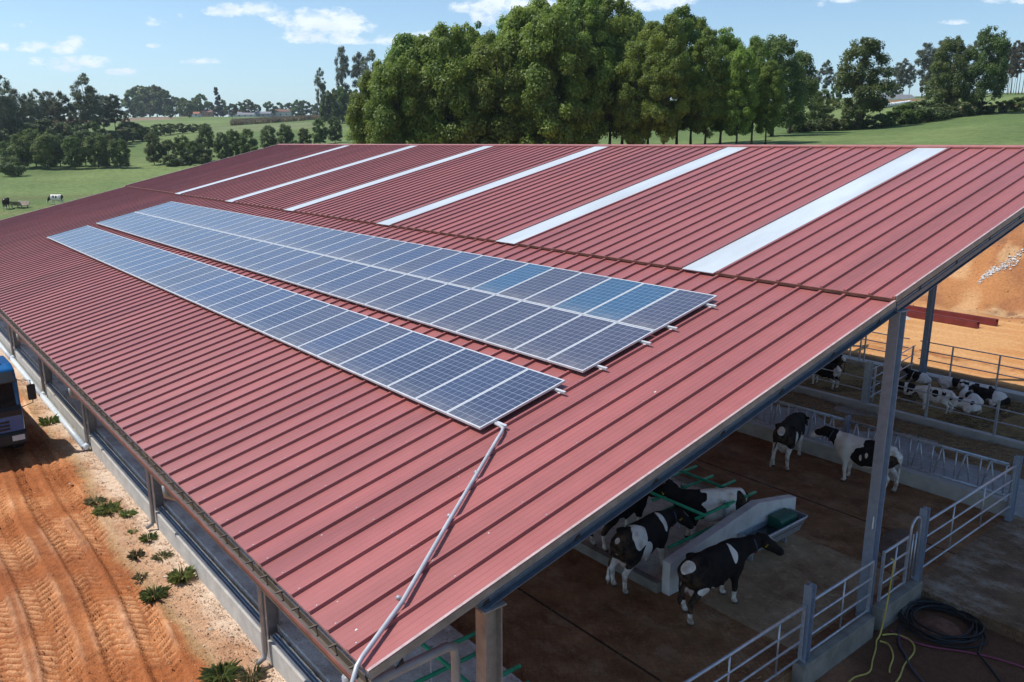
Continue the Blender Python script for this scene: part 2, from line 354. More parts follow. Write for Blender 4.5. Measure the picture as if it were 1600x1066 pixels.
    sc = N('ShaderNodeVectorMath'); sc.operation = 'SCALE'; L(ac.outputs['Color'], sc.inputs[0]); L(mx.outputs[0], sc.inputs['Scale']); L(sc.outputs[0], b.inputs['Base Color'])
    vor = N('ShaderNodeTexVoronoi'); vor.inputs['Scale'].default_value = 22; L(geo.outputs['Position'], vor.inputs['Vector'])
    hb = N('ShaderNodeMath'); hb.operation = 'MULTIPLY_ADD'; L(noise(30, 6, .7), hb.inputs[0]); hb.inputs[1].default_value = 1.0; L(vor.outputs['Distance'], hb.inputs[2])
    bp = N('ShaderNodeBump'); bp.inputs['Strength'].default_value = .5; bp.inputs['Distance'].default_value = .03; L(hb.outputs[0], bp.inputs['Height']); L(bp.outputs[0], b.inputs['Normal'])
    ny = len(ys); I = np.arange(len(xs)-1)[:, None]*ny+np.arange(ny-1)[None, :]; I = I.ravel()
    F = np.stack([I, I+ny, I+ny+1, I+1], 1)
    me = np_mesh('ground', np.stack([x, y, z], 1), F, m, True, {'soil': soil}, {'Col': col})
    o = link('ground', me); o['kind'] = 'structure'
    return o
build_ground()

# ------------------------------------------------------------------ materials
M_roof = None
def roof_material():
    m = mat('maroon_painted_sheet', (.335, .100, .091), rough=.44, var=.17, vscale=1.1, stretch=(1.0, .09, .09), spec=.5, fine=.05, fscale=3, coat=.0)
    nt = m.node_tree; N = nt.nodes.new; L = nt.links.new; b = nt.nodes['Principled BSDF']
    tc = N('ShaderNodeTexCoord'); mp = N('ShaderNodeMapping'); mp.inputs['Scale'].default_value = (11, .5, .5); L(tc.outputs['Object'], mp.inputs[0])
    n = N('ShaderNodeTexNoise'); n.inputs['Scale'].default_value = 3; n.inputs['Detail'].default_value = 2; L(mp.outputs[0], n.inputs['Vector'])
    bp = N('ShaderNodeBump'); bp.inputs['Strength'].default_value = .30; bp.inputs['Distance'].default_value = .006; L(n.outputs['Fac'], bp.inputs['Height']); L(bp.outputs[0], b.inputs['Normal'])
    b.inputs['Sheen Weight'].default_value = .18; b.inputs['Sheen Roughness'].default_value = .45; b.inputs['Sheen Tint'].default_value = (.9, .75, .70, 1)   # thin film of dust
    n2 = N('ShaderNodeTexNoise'); n2.inputs['Scale'].default_value = .35; n2.inputs['Detail'].default_value = 5; L(tc.outputs['Object'], n2.inputs['Vector'])
    mr = N('ShaderNodeMapRange'); L(n2.outputs['Fac'], mr.inputs[0]); mr.inputs[1].default_value = .35; mr.inputs[2].default_value = .7; mr.inputs[3].default_value = .36; mr.inputs[4].default_value = .5; L(mr.outputs[0], b.inputs['Roughness'])
    return m
M_roof = roof_material()
M_trim = mat('maroon_trim', (.42, .16, .14), rough=.35, var=.15)
M_flash = mat('pale_flashing', (.62, .45, .42), rough=.35, metal=.3, var=.2, vscale=8)  # pale tone paints in the highlight along the flashing's fold
M_sky = mat('translucent_skylight', (.53, .575, .60), rough=.38, var=.12, vscale=.9, stretch=(1, .25, .25), spec=.5)
M_galv = mat('galvanised_steel', (.50, .54, .60), rough=.45, metal=.65, var=.16, vscale=9)
M_beam = mat('blue_grey_steel', (.16, .19, .24), rough=.45, metal=.35, var=.15, vscale=6)
M_col = mat('grey_steel_column', (.30, .36, .46), rough=.5, metal=.4, var=.12, vscale=7)
M_brownsteel = mat('dusty_steel', (.33, .31, .30), rough=.5, metal=.4, var=.2, vscale=5)
M_gut = mat('dark_gutter', (.13, .105, .085), rough=.6, metal=.2, var=.25, vscale=3)  # one dark tone for gutter and brackets, so the inside reads dark
M_dark = mat('gap_shade_black', (.02, .02, .022), rough=.8, var=.1)
M_conc = mat('concrete', (.47, .45, .41), rough=.85, var=.16, vscale=2.5, bump=.25, bscale=30, fine=.1)
M_concd = mat('dirty_concrete', (.26, .235, .20), rough=.85, var=.3, vscale=2.2, bump=.3, bscale=30, fine=.12)
M_alum = mat('aluminium', (.66, .67, .68), rough=.42, metal=.3, var=.08)
M_pipe = mat('grey_conduit', (.50, .50, .52), rough=.4, metal=.2, var=.15, vscale=3)
M_green = mat('green_painted_pipe', (.018, .30, .155), rough=.45, var=.25, vscale=4)
M_black = mat('black_rubber', (.012, .012, .014), rough=.55, var=.1)
M_yel = mat('yellow_hose', (.52, .40, .09), rough=.5, var=.2, vscale=3)
M_pink = mat('purple_hose', (.24, .045, .085), rough=.5, var=.2)
M_straw = mat('straw', (.42, .29, .13), rough=.9, var=.4, vscale=3, fine=.3, fscale=30, bump=.5)

# ------------------------------------------------------------------ barn
A = 0.2383; CA, SA = math.cos(A), math.sin(A); ZE = 3.95; BL = 52.62; SJ = 11.55; SR = 22.94; YR = SR*CA; ZR = ZE+SR*SA; YF = 28.1
def rp(X, s, h=0.0): return (-X, s*CA-h*SA, ZE+s*SA+h*CA)          # a point on the near slope: X from the gable, s up the slope, h above the sheet
A2 = A
def rpf(X, s, h=0.0): return (-X, YR+s*CA+h*SA, ZR-s*SA+h*CA)      # the far slope, s down from the ridge
barn = thing('barn', 'open sided cow barn with maroon ribbed metal roof and white skylight strips', 'barn', (-26.3, 15.5, 0))
BAYS = [-0.06]+[-7.2-7.42*k for k in range(6)]+[-51.9]

def rib_sheet(X0, X1, s0, s1, h0, th, pt=rp, skip=(), pitch=.5, first=0):
    mb = MB(); prof = [(X0, 0.0)]
    k = first
    n0 = int(round(X0/pitch)); n1 = int(math.floor(X1/pitch+1e-6))
    for k in range(n0, n1+1):
        c = k*pitch
        if any(a+.05 < c < b-.05 for a, b in skip): continue
        if c-.036 < X0: c = X0+.037
        if c+.036 > X1: c = X1-.037
        prof += [(c-.036, 0), (c-.025, .047), (c+.025, .047), (c+.036, 0)]
        # two shallow stiffening beads in the flat between ribs
        for q in (.10, .20, .30, .40):
            e = k*pitch+q
            if e+.02 < X1 and not any(a-.02 < e < b+.02 for a, b in skip): prof += [(e-.010, 0), (e, .0035), (e+.010, 0)]
    prof.append((X1, 0.0)); prof.sort(key=lambda q: q[0])
    n = len(prof); vs = []
    for s in (s0, s1): vs += [pt(x, s, h0+h) for x, h in prof]
    for s in (s0, s1): vs += [pt(x, s, h0-th) for x, h in prof]
    fs = []
    for i in range(n-1):
        fs += [(i, i+1, n+i+1, n+i), (2*n+i+1, 2*n+i, 3*n+i, 3*n+i+1), (i+1, i, 2*n+i, 2*n+i+1), (n+i, n+i+1, 3*n+i+1, 3*n+i)]
    fs += [(0, n, 3*n, 2*n), (2*n-1, n-1, 3*n-1, 4*n-1)]
    return mb.add(vs, fs)
SKY = [4, 11, 18, 26, 33, 41]
part('lower_roof_sheet', rib_sheet(0, BL, 0, SJ+.25, 0, .045), M_roof, barn)
rf = part('upper_roof_sheet', rib_sheet(0, BL, SJ, SR, .075, .05, skip=[(a, a+1) for a in SKY]), M_roof, barn)
for a in SKY:
    mb = MB(); x0, x1, s0, s1, h0, h1 = a+.09, a+.965, SJ-.07, SR-.10, .079, .094
    vs = [rp(x, s, h) for h in (h0, h1) for x, s in ((x0, s0), (x1, s0), (x1, s1), (x0, s1))]
    mb.add(vs, [(3,2,1,0),(4,5,6,7),(0,1,5,4),(1,2,6,5),(2,3,7,6),(3,0,4,7)])
    part('skylight', mb, M_sky, rf)
part('far_roof_sheet', rib_sheet(0, BL, .02, (YF-YR)/CA, .075, .05, pt=rpf), M_roof, barn)
rc = MB()
for p0, p1 in ((rp, rpf),):
    vs = [rp(x, SR-.13, .138) for x in (-.03, BL+.03)]+[(-x, YR, ZR+.155) for x in (-.03, BL+.03)]+[rpf(x, .13, .138) for x in (-.03, BL+.03)]
    vs += [rp(x, SR-.13, .09) for x in (-.03, BL+.03)]+[(-x, YR, ZR+.11) for x in (-.03, BL+.03)]+[rpf(x, .13, .09) for x in (-.03, BL+.03)]
    rc.add(vs, [(0,1,3,2),(2,3,5,4),(7,6,8,9),(9,8,10,11),(1,0,6,7),(4,5,11,10),(0,2,8,6),(2,4,10,8),(3,1,7,9),(5,3,9,11)])
part('ridge_cap', rc, M_trim, barn)
# dark foam closers under the lapped edge
M_lap = mat('lap_strip_paint', (.15, .062, .045), rough=.6, var=.3, vscale=3)
edges = [0.0]+[q for a in SKY for q in (a+.08, a+.975)]+[BL]
for k in range(0, len(edges), 2):
    x0, x1 = edges[k]+.003, edges[k+1]-.003; vs = [rp(x, s, h) for h in (.030, .088) for x, s in ((x0, SJ-.022), (x1, SJ-.022), (x1, SJ-.002), (x0, SJ-.002))]
    part('lap_strip', MB().add(vs, [(3,2,1,0),(4,5,6,7),(0,1,5,4),(1,2,6,5),(2,3,7,6),(3,0,4,7)]), M_lap, barn)
for X, sg in ((0.0, 1), (BL, -1)):
    for (sa, sb, hh) in ((-.02, SJ-.02, 0.0), (SJ, SR-.2, .075)):
        g = MB()
        def row(prof):
            vs = [rp(X-sg*a, s, h+hh) for s in (sa, sb) for a, h in prof]; n = len(prof)
            g.add(vs, [(i, (i+1) % n, n+(i+1) % n, n+i) for i in range(n)]+[tuple(range(n-1, -1, -1)), tuple(range(n, 2*n))])
        row([(-.020, .058), (.022, .060), (.022, .068), (-.020, .066)])
        part('gable_flashing', g, M_flash, barn)
        g = MB(); row([(.002, .045), (.016, .045), (.016, -.062), (.002, -.062)])
        part('gable_fascia', g, M_brownsteel, barn)
for i, bx in enumerate(BAYS):                                           # portal frames
    fr = MB(); sx = bx
    def web(pt, s0, s1, h0, h1, w):
        vs = [pt(-(sx+e), s, h) for h in (h0, h1) for e, s in ((-w/2, s0), (w/2, s0), (w/2, s1), (-w/2, s1))]
        fr.add(vs, [(3,2,1,0),(4,5,6,7),(0,1,5,4),(1,2,6,5),(2,3,7,6),(3,0,4,7)])
    for pt, s0, s1 in ((rp, 1.50, SR-.005), (rpf, .005, (30.0-YR)/CA)):
        web(pt, s0, s1, -.072, -.060, .18); web(pt, s0, s1, -.198, -.0725, .013); web(pt, s0, s1, -.210, -.1985, .18)
    part('rafter', fr, M_beam, barn)
    for cy_, s_ in ((1.68, 1), (11.5, 1), (29.75, -1)):
        ztop = (ZE+cy_/CA*SA-.25) if cy_ < YR else (ZR-(cy_-YR)*math.tan(A)-.25)
        z0 = -.47 if (cy_ < 2 or i == 0) else 0.0
        c = MB(); d, w = .26, .20
        c.box(bx-w/2, bx+w/2, cy_-d/2, cy_-d/2+.018, z0, ztop); c.box(bx-w/2, bx+w/2, cy_+d/2-.018, cy_+d/2, z0, ztop)
        c.box(bx-.007, bx+.007, cy_-d/2+.018, cy_+d/2-.018, z0, ztop)
        c.box(bx-w/2-.04, bx+w/2+.04, cy_-d/2-.04, cy_+d/2+.04, ztop, ztop+.02)
        c.box(bx-w/2-.07, bx+w/2+.07, cy_-d/2-.07, cy_+d/2+.07, z0-.012, z0+.016)
        if cy_ > 2 and i: c.prism([(cy_+d/2, ztop-.5), (cy_+d/2+.55, ztop+.20), (cy_+d/2, ztop+.05)], 'x', bx-.006, bx+.006)
        part('column', c, M_brownsteel if cy_ < 2 else M_col, barn)
for s in [.3]+[1.55*k for k in range(1, 15)]:
    h = -.046 if s < SJ else -.0
    if s > SJ: h = .022
    pu = MB(); x0, x1 = .16, BL-.05
    vs = [rp(x, s+e, hh) for x in (x0, x1) for e, hh in ((-.03, h-.052), (.03, h-.052), (.03, h-.004), (-.03, h-.004))]
    pu.add(vs, [(0,1,2,3),(7,6,5,4),(1,0,4,5),(2,1,5,6),(3,2,6,7),(0,3,7,4)])
    part('purlin', pu, M_galv, barn)
    nb = MB(); xo = -.0185                                              # solid dark wedge, painted as the shade of a gap at each purlin end
    hh = -.09 if s < SJ else -.02
    vs = [rp(x, s+e, q) for x in (xo, xo+.01) for e, q in ((-.02, hh-.05), (.10, hh-.05), (.10, hh+.03))]
    nb.add(vs, [(2,1,0),(3,4,5),(0,1,4,3),(1,2,5,4),(2,0,3,5)])
    part('purlin_gap_shade', nb, M_dark, barn)
# closing angle below the fascia of the upper slope
gu = MB(); vs = [(-.006, -.16), (.014, -.16), (.014, -.01), (-.006, -.01)]
q = [rp(-a, s, h) for s in (SJ+.02, SR-.2) for a, h in vs]; gu.add(q, [(0,1,2,3),(7,6,5,4),(1,0,4,5),(2,1,5,6),(3,2,6,7),(0,3,7,4)])
part('gable_angle', gu, M_beam, barn)
# gutter: open box with brackets
gt = MB(); x0, x1 = -BL, .02; y0, y1, z0, z1 = -.105, .0, ZE-.19, ZE-.062
gt.box(x0, x1, y0, y1, z0-.012, z0); gt.box(x0, x1, y0-.012, y0, z0-.012, z1+.01); gt.box(x0, x1, y1, y1+.012, z0-.012, z1-.035); gt.box(x0-.012, x0, y0, y1, z0, z1-.01); gt.box(x1, x1+.012, y0, y1, z0, z1-.01)
gt.box(x0, x1, y0-.034, y0-.0125, z1-.004, z1+.016)
gtr = part('gutter', gt, M_gut, barn)
br = MB()
for k in range(0, 100): br.box(-.35-k*.5, -.32-k*.5, y0-.014, y1+.02, z1-.022, z1-.008)
b_ = part('gutter_bracket', br, M_gut, gtr)
b_['kind'] = 'stuff'
gl = MB(); gl.box(x0, x1, y0-.050, y0-.0345, z1-.03, z1+.020); part('gutter_lip', gl, mat('gutter_lip_paint', (.22, .085, .07), rough=.5, var=.25, vscale=4), gtr)
for i in range(len(BAYS)-1):
    a, b = BAYS[i+1]+.17, BAYS[i]-.17
    p = MB(); p.box(a, b, 1.5, 1.76, -.62, .04); part('plinth_wall', p, M_conc, barn, bevel=.012)
    s = MB(); s.box(a+.002, b-.002, 1.56, 1.575, .042, .13); s.box(a+.002, b-.002, 1.576, 1.66, .042, .055); s.box(a+.002, b-.002, 1.60, 1.615, .056, .115); s.box(a+.002, b-.002, 1.665, 1.68, .042, .15)
    s.tube([(a, 1.63, .105), (b, 1.63, .105)], .022, 8)
    part('sill_rail', s, mat('blue_grey_galvanised', (.32, .38, .44), rough=.5, metal=.25, var=.15), barn)
for i, bx in enumerate(BAYS[1:]):
    d = MB(); X = bx+.22
    d.tube([(X, -.1, ZE-.16), (X, -.1, ZE-.34), (X, .35, ZE-.62), (X, 1.05, ZE-.78), (X, 1.40, ZE-.98), (X, 1.42, ZE-1.3), (X, 1.42, -.12), (X+.02, 1.38, -.27), (X+.04, 1.22, -.33)], .052, 12)
    d.tube([(X, 1.42, 1.2), (X, 1.42, 1.25)], .06, 12); d.tube([(X, 1.42, 2.6), (X, 1.42, 2.64)], .06, 12)
    part('downpipe', d, mat('dull_zinc', (.34, .32, .30), rough=.45, metal=.45, var=.2), barn, smooth=True)
dr = MB()
for a, b in ((-36.9, -29.7), (-29.4, -22.3)):
    pass
for k, (a, b) in enumerate([(-29.2, -21.9), (-36.6, -29.3), (-44, -36.7)]):
    t_ = MB(); t_.tube([(a, 1.34, -.34), (b, 1.34, -.34)], .10, 14); t_.tube([(b, 1.34, -.34), (b+.12, 1.36, -.33), (b+.18, 1.42, -.22)], .105, 12)
    solo('drain_pipe', t_, mat('white_plastic_pipe', (.60, .66, .70), rough=.4, var=.12), ['pale drain pipe on the ground along the plinth, ending at the post beside the truck', 'pale drain pipe along the plinth behind the truck mirror, second from the near end', 'pale drain pipe along the plinth at the left edge of the photo'][k], 'drain pipe', 'drain pipes along the plinth', smooth=True)

sc_ = MB()
for s_ in [.12]+[1.55*k for k in range(1, 15)]:
    hh = .047 if s_ < SJ else .122
    for k in range(1, 28):
        if any(a < k*.5 < a+1 for a in SKY) and s_ > SJ: continue
        c = [rp(k*.5+.011*math.cos(q), s_+.011*math.sin(q), hh+e) for e in (0.0005, .006) for q in (0, 1.05, 2.09, 3.14, 4.19, 5.24)]
        sc_.add(c, [(6, 7, 8, 9, 10, 11)]+[(q, (q+1) % 6, 6+(q+1) % 6, 6+q) for q in range(6)])
o = part('roof_screw', sc_, M_galv, barn); o['kind'] = 'stuff'
# grey conduit lying across the roof
cd = MB(); cd.tube([rp(3.45, 4.33, .07), rp(2.98, 4.31, .07), rp(2.86, 4.28, .07), rp(2.78, 4.18, .07), rp(2.70, 4.05, .07), rp(1.49, 2.17, .075), rp(.62, .84, .075), rp(.22, .05, .075), rp(.16, -.06, .06), rp(.07, -.22, -.06), rp(.05, -.27, -.25)], .030, 12)
for q in (.22, .45, .8): 
    P = Vector(rp(2.70, 4.05, .075)).lerp(Vector(rp(.22, .05, .075)), q); d = (Vector(rp(.22, .05, .075))-Vector(rp(2.70, 4.05, .075))).normalized()
    cd.tube([P-d*.012, P+d*.012], .036, 12)
solo('cable_conduit', cd, M_pipe, 'grey cable conduit running from the solar panels down over the gutter', 'conduit', smooth=True)

# ------------------------------------------------------------------ solar panels
def cell_mat(name, col, line, dust):
    m = bpy.data.materials.new(name); m.use_nodes = True; nt = m.node_tree; N = nt.nodes.new; L = nt.links.new
    b = nt.nodes['Principled BSDF']; b.inputs['Roughness'].default_value = .2; b.inputs['Specular IOR Level'].default_value = .38
    tc = N('ShaderNodeTexCoord'); sp = N('ShaderNodeSeparateXYZ'); L(tc.outputs['Object'], sp.inputs[0])
    def m_(op, a, c=None, e=None):
        q = N('ShaderNodeMath'); q.operation = op
        for i, v in enumerate((a, c, e)):
            if v is None: continue
            if isinstance(v, (int, float)): q.inputs[i].default_value = v
            else: L(v, q.inputs[i])
        return q.outputs[0]
    CX, CY = .158, .1585
    fx = m_('ABSOLUTE', m_('SUBTRACT', m_('FRACT', m_('ADD', m_('DIVIDE', sp.outputs[0], CX), 100.0)), .5))
    fy = m_('ABSOLUTE', m_('SUBTRACT', m_('FRACT', m_('ADD', m_('DIVIDE', sp.outputs[1], CY), 100.0)), .5))
    gx = m_('GREATER_THAN', fx, .5-.027); gy = m_('GREATER_THAN', fy, .5-.027); gap = m_('MAXIMUM', gx, gy)
    # busbars: four fine lines per cell
    bb = m_('ABSOLUTE', m_('SUBTRACT', m_('FRACT', m_('DIVIDE', m_('ADD', sp.outputs[0], 15.8), CX/4)), .5)); bus = m_('MULTIPLY', m_('GREATER_THAN', bb, .475), .35)
    n = N('ShaderNodeTexNoise'); n.inputs['Scale'].default_value = 2.2; n.inputs['Detail'].default_value = 6; L(tc.outputs['Object'], n.inputs['Vector'])
    oi = N('ShaderNodeObjectInfo')
    base = N('ShaderNodeMix'); base.data_type = 'RGBA'; L(m_('MULTIPLY_ADD', oi.outputs['Random'], .6, m_('MULTIPLY', n.outputs['Fac'], .5)), base.inputs[0]); base.inputs[6].default_value = (*[c*.75 for c in col], 1); base.inputs[7].default_value = (*[c*1.3 for c in col], 1)
    ln = N('ShaderNodeMix'); ln.data_type = 'RGBA'; L(m_('MAXIMUM', gap, bus), ln.inputs[0]); L(base.outputs[2], ln.inputs[6]); ln.inputs[7].default_value = (*line, 1)
    du = N('ShaderNodeMix'); du.data_type = 'RGBA'
    low = m_('MULTIPLY', m_('POWER', m_('MAXIMUM', m_('SUBTRACT', -.35, sp.outputs[1]), 0.0), 1.5), .9)     # dust washed to the lower edge
    L(m_('ADD', m_('MULTIPLY_ADD', n.outputs['Fac'], dust*1.1, dust*.25), m_('MULTIPLY', low, n.outputs['Fac'])), du.inputs[0]); L(ln.outputs[2], du.inputs[6]); du.inputs[7].default_value = (.40, .36, .31, 1)
    L(du.outputs[2], b.inputs['Base Color'])
    return m
M_cell = [cell_mat('navy_cells', (.030, .048, .105), (.26, .31, .40), .07), cell_mat('violet_grey_cells', (.034, .044, .088), (.26, .29, .36), .10), cell_mat('bright_blue_cells', (.020, .072, .142), (.20, .31, .43), .06)]
PW, PH, PP = .985, 1.955, .9958
def panel_meshes():
    fr = MB()
    for x0, x1, y0, y1 in ((-PW/2, PW/2, -PH/2, -PH/2+.030), (-PW/2, PW/2, PH/2-.030, PH/2), (-PW/2, -PW/2+.030, -PH/2+.030, PH/2-.030), (PW/2-.030, PW/2, -PH/2+.030, PH/2-.030)): fr.box(x0, x1, y0, y1, -.04, 0)
    f = fr.mesh('frame', M_alum); cs = []
    g = MB(); g.box(-PW/2+.030, PW/2-.030, -PH/2+.030, PH/2-.030, -.034, -.004)
    for m in M_cell: cs.append(g.mesh('cells', m))
    return f, cs
PF, PC = panel_meshes()
ROWS = [('lowest', 4.005, 3.116), ('middle', 6.385, 3.10), ('top', 8.362, 3.10)]
for rn, s0, x0 in ROWS:
    for k in range(36):
        X = x0+PP*(k+.5); s = s0+PH/2
        v = 0 if RNG.random() < .62 else 1
        if rn == 'top':
            if k in (1, 2): v = 2
            elif k in (0, 3, 4): v = 1
            elif k in (5, 6): v = 0
        if rn == 'middle' and k < 5: v = 1
        if rn == 'lowest' and k < 5: v = 0
        if k in (5, 6) and rn == 'top': v = 2 if k == 5 else 0
        extra = ', brighter blue than its row' if v == 2 else ''
        lab = f'{nth(k+1)} solar panel from the near end of the {rn} row'+extra
        o = bpy.data.objects.new('solar_panel', None); COL.objects.link(o); o.empty_display_size = .1
        o.location = rp(X, s, .135); o.rotation_euler = (A, 0, 0); tag(o, lab, 'solar panel', f'solar panels in the {rn} row')
        link('frame', PF, o); link('cells', PC[v], o)
rails = [('lowest', 4.35), ('lowest', 5.70), ('middle', 6.75), ('middle', 7.95), ('top', 8.72), ('top', 9.95)]
for k, (rn, s) in enumerate(rails):
    r = MB(); x0 = 2.86; L_ = 36.2
    for a0, a1 in ((x0, x0+L_),):
        vs = [rp(x, s+e, h) for x in (a0, a1) for e, h in ((-.022, .048), (.022, .048), (.022, .092), (-.022, .092))]
        r.add(vs, [(0,1,2,3),(7,6,5,4),(1,0,4,5),(2,1,5,6),(3,2,6,7),(0,3,7,4)])
    for j in range(0, 36, 3):
        xx = x0+.14+j; vs = [rp(x, s+e, h) for h in (.043, .0478) for x, e in ((xx-.03, -.04), (xx+.03, -.04), (xx+.03, .04), (xx-.03, .04))]
        r.add(vs, [(3,2,1,0),(4,5,6,7),(0,1,5,4),(1,2,6,5),(2,3,7,6),(3,0,4,7)])
    solo('mounting_rail', r, M_alum, f"aluminium mounting rail under the {['lower','upper'][k%2]} half of the {rn} solar row", 'mounting rail', 'rails under the solar panels')
# bird droppings on the near roof
dp = MB()
for (X, s) in [(1.4, .35), (2.05, .52), (1.0, .12), (.55, 1.5), (.9, 2.4), (2.9, .9), (3.3, 5.0), (.5, 5.2), (2.4, 3.0), (1.6, 6.6), (5.1, 2.2), (.75, .25)]:
    r = random.uniform(.006, .016); n = 9; vs = [rp(X+r*random.uniform(.6, 1.2)*math.cos(a), s+r*1.6*random.uniform(.6, 1.2)*math.sin(a), .004) for a in [6.283*i/n for i in range(n)]]
    dp.add(vs+[rp(X, s, .008)], [(i, (i+1) % n, n) for i in range(n)])
o = struct('bird_droppings', dp, mat('dropping', (.75, .74, .70), rough=.9, var=.2), kind='stuff')

# ------------------------------------------------------------------ floors of the barn
def floor_mat(name, c_lo, c_hi, c_alt, alt_bias, grooves=True, wet=.55, joints=()):
    m = bpy.data.materials.new(name); m.use_nodes = True; nt = m.node_tree; N = nt.nodes.new; L = nt.links.new
    b = nt.nodes['Principled BSDF']; geo = N('ShaderNodeNewGeometry'); b.inputs['Specular IOR Level'].default_value = .14
    def noise(sc, det, ro=.6, st=None):
        n = N('ShaderNodeTexNoise'); n.inputs['Scale'].default_value = sc; n.inputs['Detail'].default_value = det; n.inputs['Roughness'].default_value = ro
        if st:
            mp = N('ShaderNodeMapping'); mp.inputs['Scale'].default_value = st; L(geo.outputs['Position'], mp.inputs[0]); L(mp.outputs[0], n.inputs['Vector'])
        else: L(geo.outputs['Position'], n.inputs['Vector'])
        return n.outputs['Fac']
    def rng(v, a, c, lo, hi):
        r = N('ShaderNodeMapRange'); L(v, r.inputs[0]); r.inputs[1].default_value = a; r.inputs[2].default_value = c; r.inputs[3].default_value = lo; r.inputs[4].default_value = hi; return r.outputs[0]
    def mix(f, a, c):
        q = N('ShaderNodeMix'); q.data_type = 'RGBA'; L(f, q.inputs[0])
        for i, v in ((6, a), (7, c)):
            if isinstance(v, tuple): q.inputs[i].default_value = (*v, 1)
            else: L(v, q.inputs[i])
        return q.outputs[2]
    base = mix(rng(noise(1.3, 6, .65), .35, .65, 0, 1), c_lo, c_hi)
    base = mix(rng(noise(.8, 10, .74, (1, 1.4, 1)), alt_bias-.05, alt_bias+.12, 0, .9), base, c_alt)
    base = mix(rng(noise(3.2, 9, .78), .53, .68, 0, .55), base, tuple(min(1, c*1.7) for c in c_hi))
    base = mix(rng(noise(14, 5, .7), .58, .70, 0, .75), base, tuple(c*.35 for c in c_lo))
    base = mix(rng(noise(60, 3, .7), .62, .72, 0, .5), base, tuple(min(1, c*2.2) for c in c_hi))
    if joints:
        sp = N('ShaderNodeSeparateXYZ'); L(geo.outputs['Position'], sp.inputs[0])
        for y in joints:
            d = N('ShaderNodeMath'); d.operation = 'SUBTRACT'; L(sp.outputs[1], d.inputs[0]); d.inputs[1].default_value = y
            e = N('ShaderNodeMath'); e.operation = 'ABSOLUTE'; L(d.outputs[0], e.inputs[0])
            base = mix(rng(e.outputs[0], .02, .04, .85, 0), base, (.012, .008, .006))
    L(base, b.inputs['Base Color'])
    L(rng(noise(.9, 5), .4, .62, wet, .92), b.inputs['Roughness'])
    v = N('ShaderNodeTexVoronoi'); v.feature = 'DISTANCE_TO_EDGE'; v.inputs['Scale'].default_value = 9; v.inputs['Randomness'].default_value = .0 if grooves else 1
    mp = N('ShaderNodeMapping'); mp.inputs['Rotation'].default_value = (0, 0, .6); L(geo.outputs['Position'], mp.inputs[0]); L(mp.outputs[0], v.inputs['Vector'])
    h = N('ShaderNodeMath'); h.operation = 'MULTIPLY_ADD'; L(rng(v.outputs['Distance'], 0, .12, 0, 1), h.inputs[0]); h.inputs[1].default_value = .6 if grooves else .1; L(noise(22, 6, .7), h.inputs[2])
    bp = N('ShaderNodeBump'); bp.inputs['Strength'].default_value = .9; bp.inputs['Distance'].default_value = .05; L(h.outputs[0], bp.inputs['Height']); L(bp.outputs[0], b.inputs['Normal'])
    return m
M_floor = floor_mat('manure_floor', (.20, .090, .038), (.40, .205, .098), (.52, .34, .20), .57, joints=(6.6, 15.7))
M_pad = floor_mat('trodden_concrete', (.34, .215, .12), (.48, .335, .205), (.20, .10, .048), .55, grooves=False)
M_bed = floor_mat('stall_bed', (.50, .44, .39), (.80, .76, .71), (.30, .235, .185), .56, grooves=False, wet=.8)
M_alley = floor_mat('feed_alley', (.34, .34, .34), (.42, .42, .42), (.27, .21, .15), .55, grooves=False, wet=.75)
M_apron = floor_mat('patterned_apron', (.15, .082, .045), (.27, .165, .095), (.52, .43, .34), .53, joints=())
M_bedding = floor_mat('bedding', (.09, .055, .025), (.20, .125, .05), (.05, .032, .018), .55, grooves=False, wet=.9)
b_ = MB().box(-52.5, .02, 1.77, 18.80, -.7, 0); struct('barn_floor', b_, M_floor)
b_ = MB().box(-52.5, .30, 19.06, 24.16, -.6, .03); struct('feed_alley_floor', b_, M_alley)
b_ = MB().box(-52.5, 8, 24.42, 29.6, -.5, .045); struct('calf_pen_floor', b_, M_bedding)
b_ = MB().box(-52.4, -.35, 1.78, 4.45, .0, .20); struct('stall_bed_floor', b_, M_bed)
b_ = MB().box(-52.4, -3.34, 8.98, 13.72, .0, .17); struct('stall_platform', b_, M_bed)
b_ = MB().box(-52.4, -3.34, 8.80, 8.979, .0, .235); struct('stall_kerb', b_, M_concd)
b_ = MB().box(-52.4, -3.34, 13.721, 13.88, .0, .225); struct('stall_kerb', b_, M_concd)
b_ = MB().box(-3.085, -.3, 9.3, 13.6, -.2, .012); struct('trough_pad', b_, M_pad)
b_ = MB().box(.021, 14, 13.45, 24.1, -.55, -.004); struct('concrete_apron', b_, M_apron)
b_ = MB().box(.301, 14, 24.16, 24.4, -.5, .20); 
# kerbs and low walls
def low_wall(name, label, x0, x1, y0, y1, z0, z1, m=M_conc): return solo(name, MB().box(x0, x1, y0, y1, z0, z1), m, label, 'low wall', bevel=.015)
low_wall('concrete_kerb', 'low concrete wall carrying the galvanised headlock feed fence', -52.3, .1, 18.802, 19.055, -.4, .42)
low_wall('concrete_kerb', 'low concrete wall between the feed alley and the calf pen', -52.3, 9, 24.165, 24.415, -.4, .30)
low_wall('concrete_kerb', 'low concrete wall along the sunny far side of the calf pen', -52.3, 9, 29.61, 30.12, -.4, .33)
low_wall('concrete_kerb', 'damp concrete kerb under the short gate, left of the tall steel column', .022, .27, 8.72, 11.33, -.7, .20, M_concd)
low_wall('concrete_kerb', 'damp concrete kerb between the tall steel column and the pass gate post', .022, .27, 11.67, 13.44, -.7, .22, M_concd)
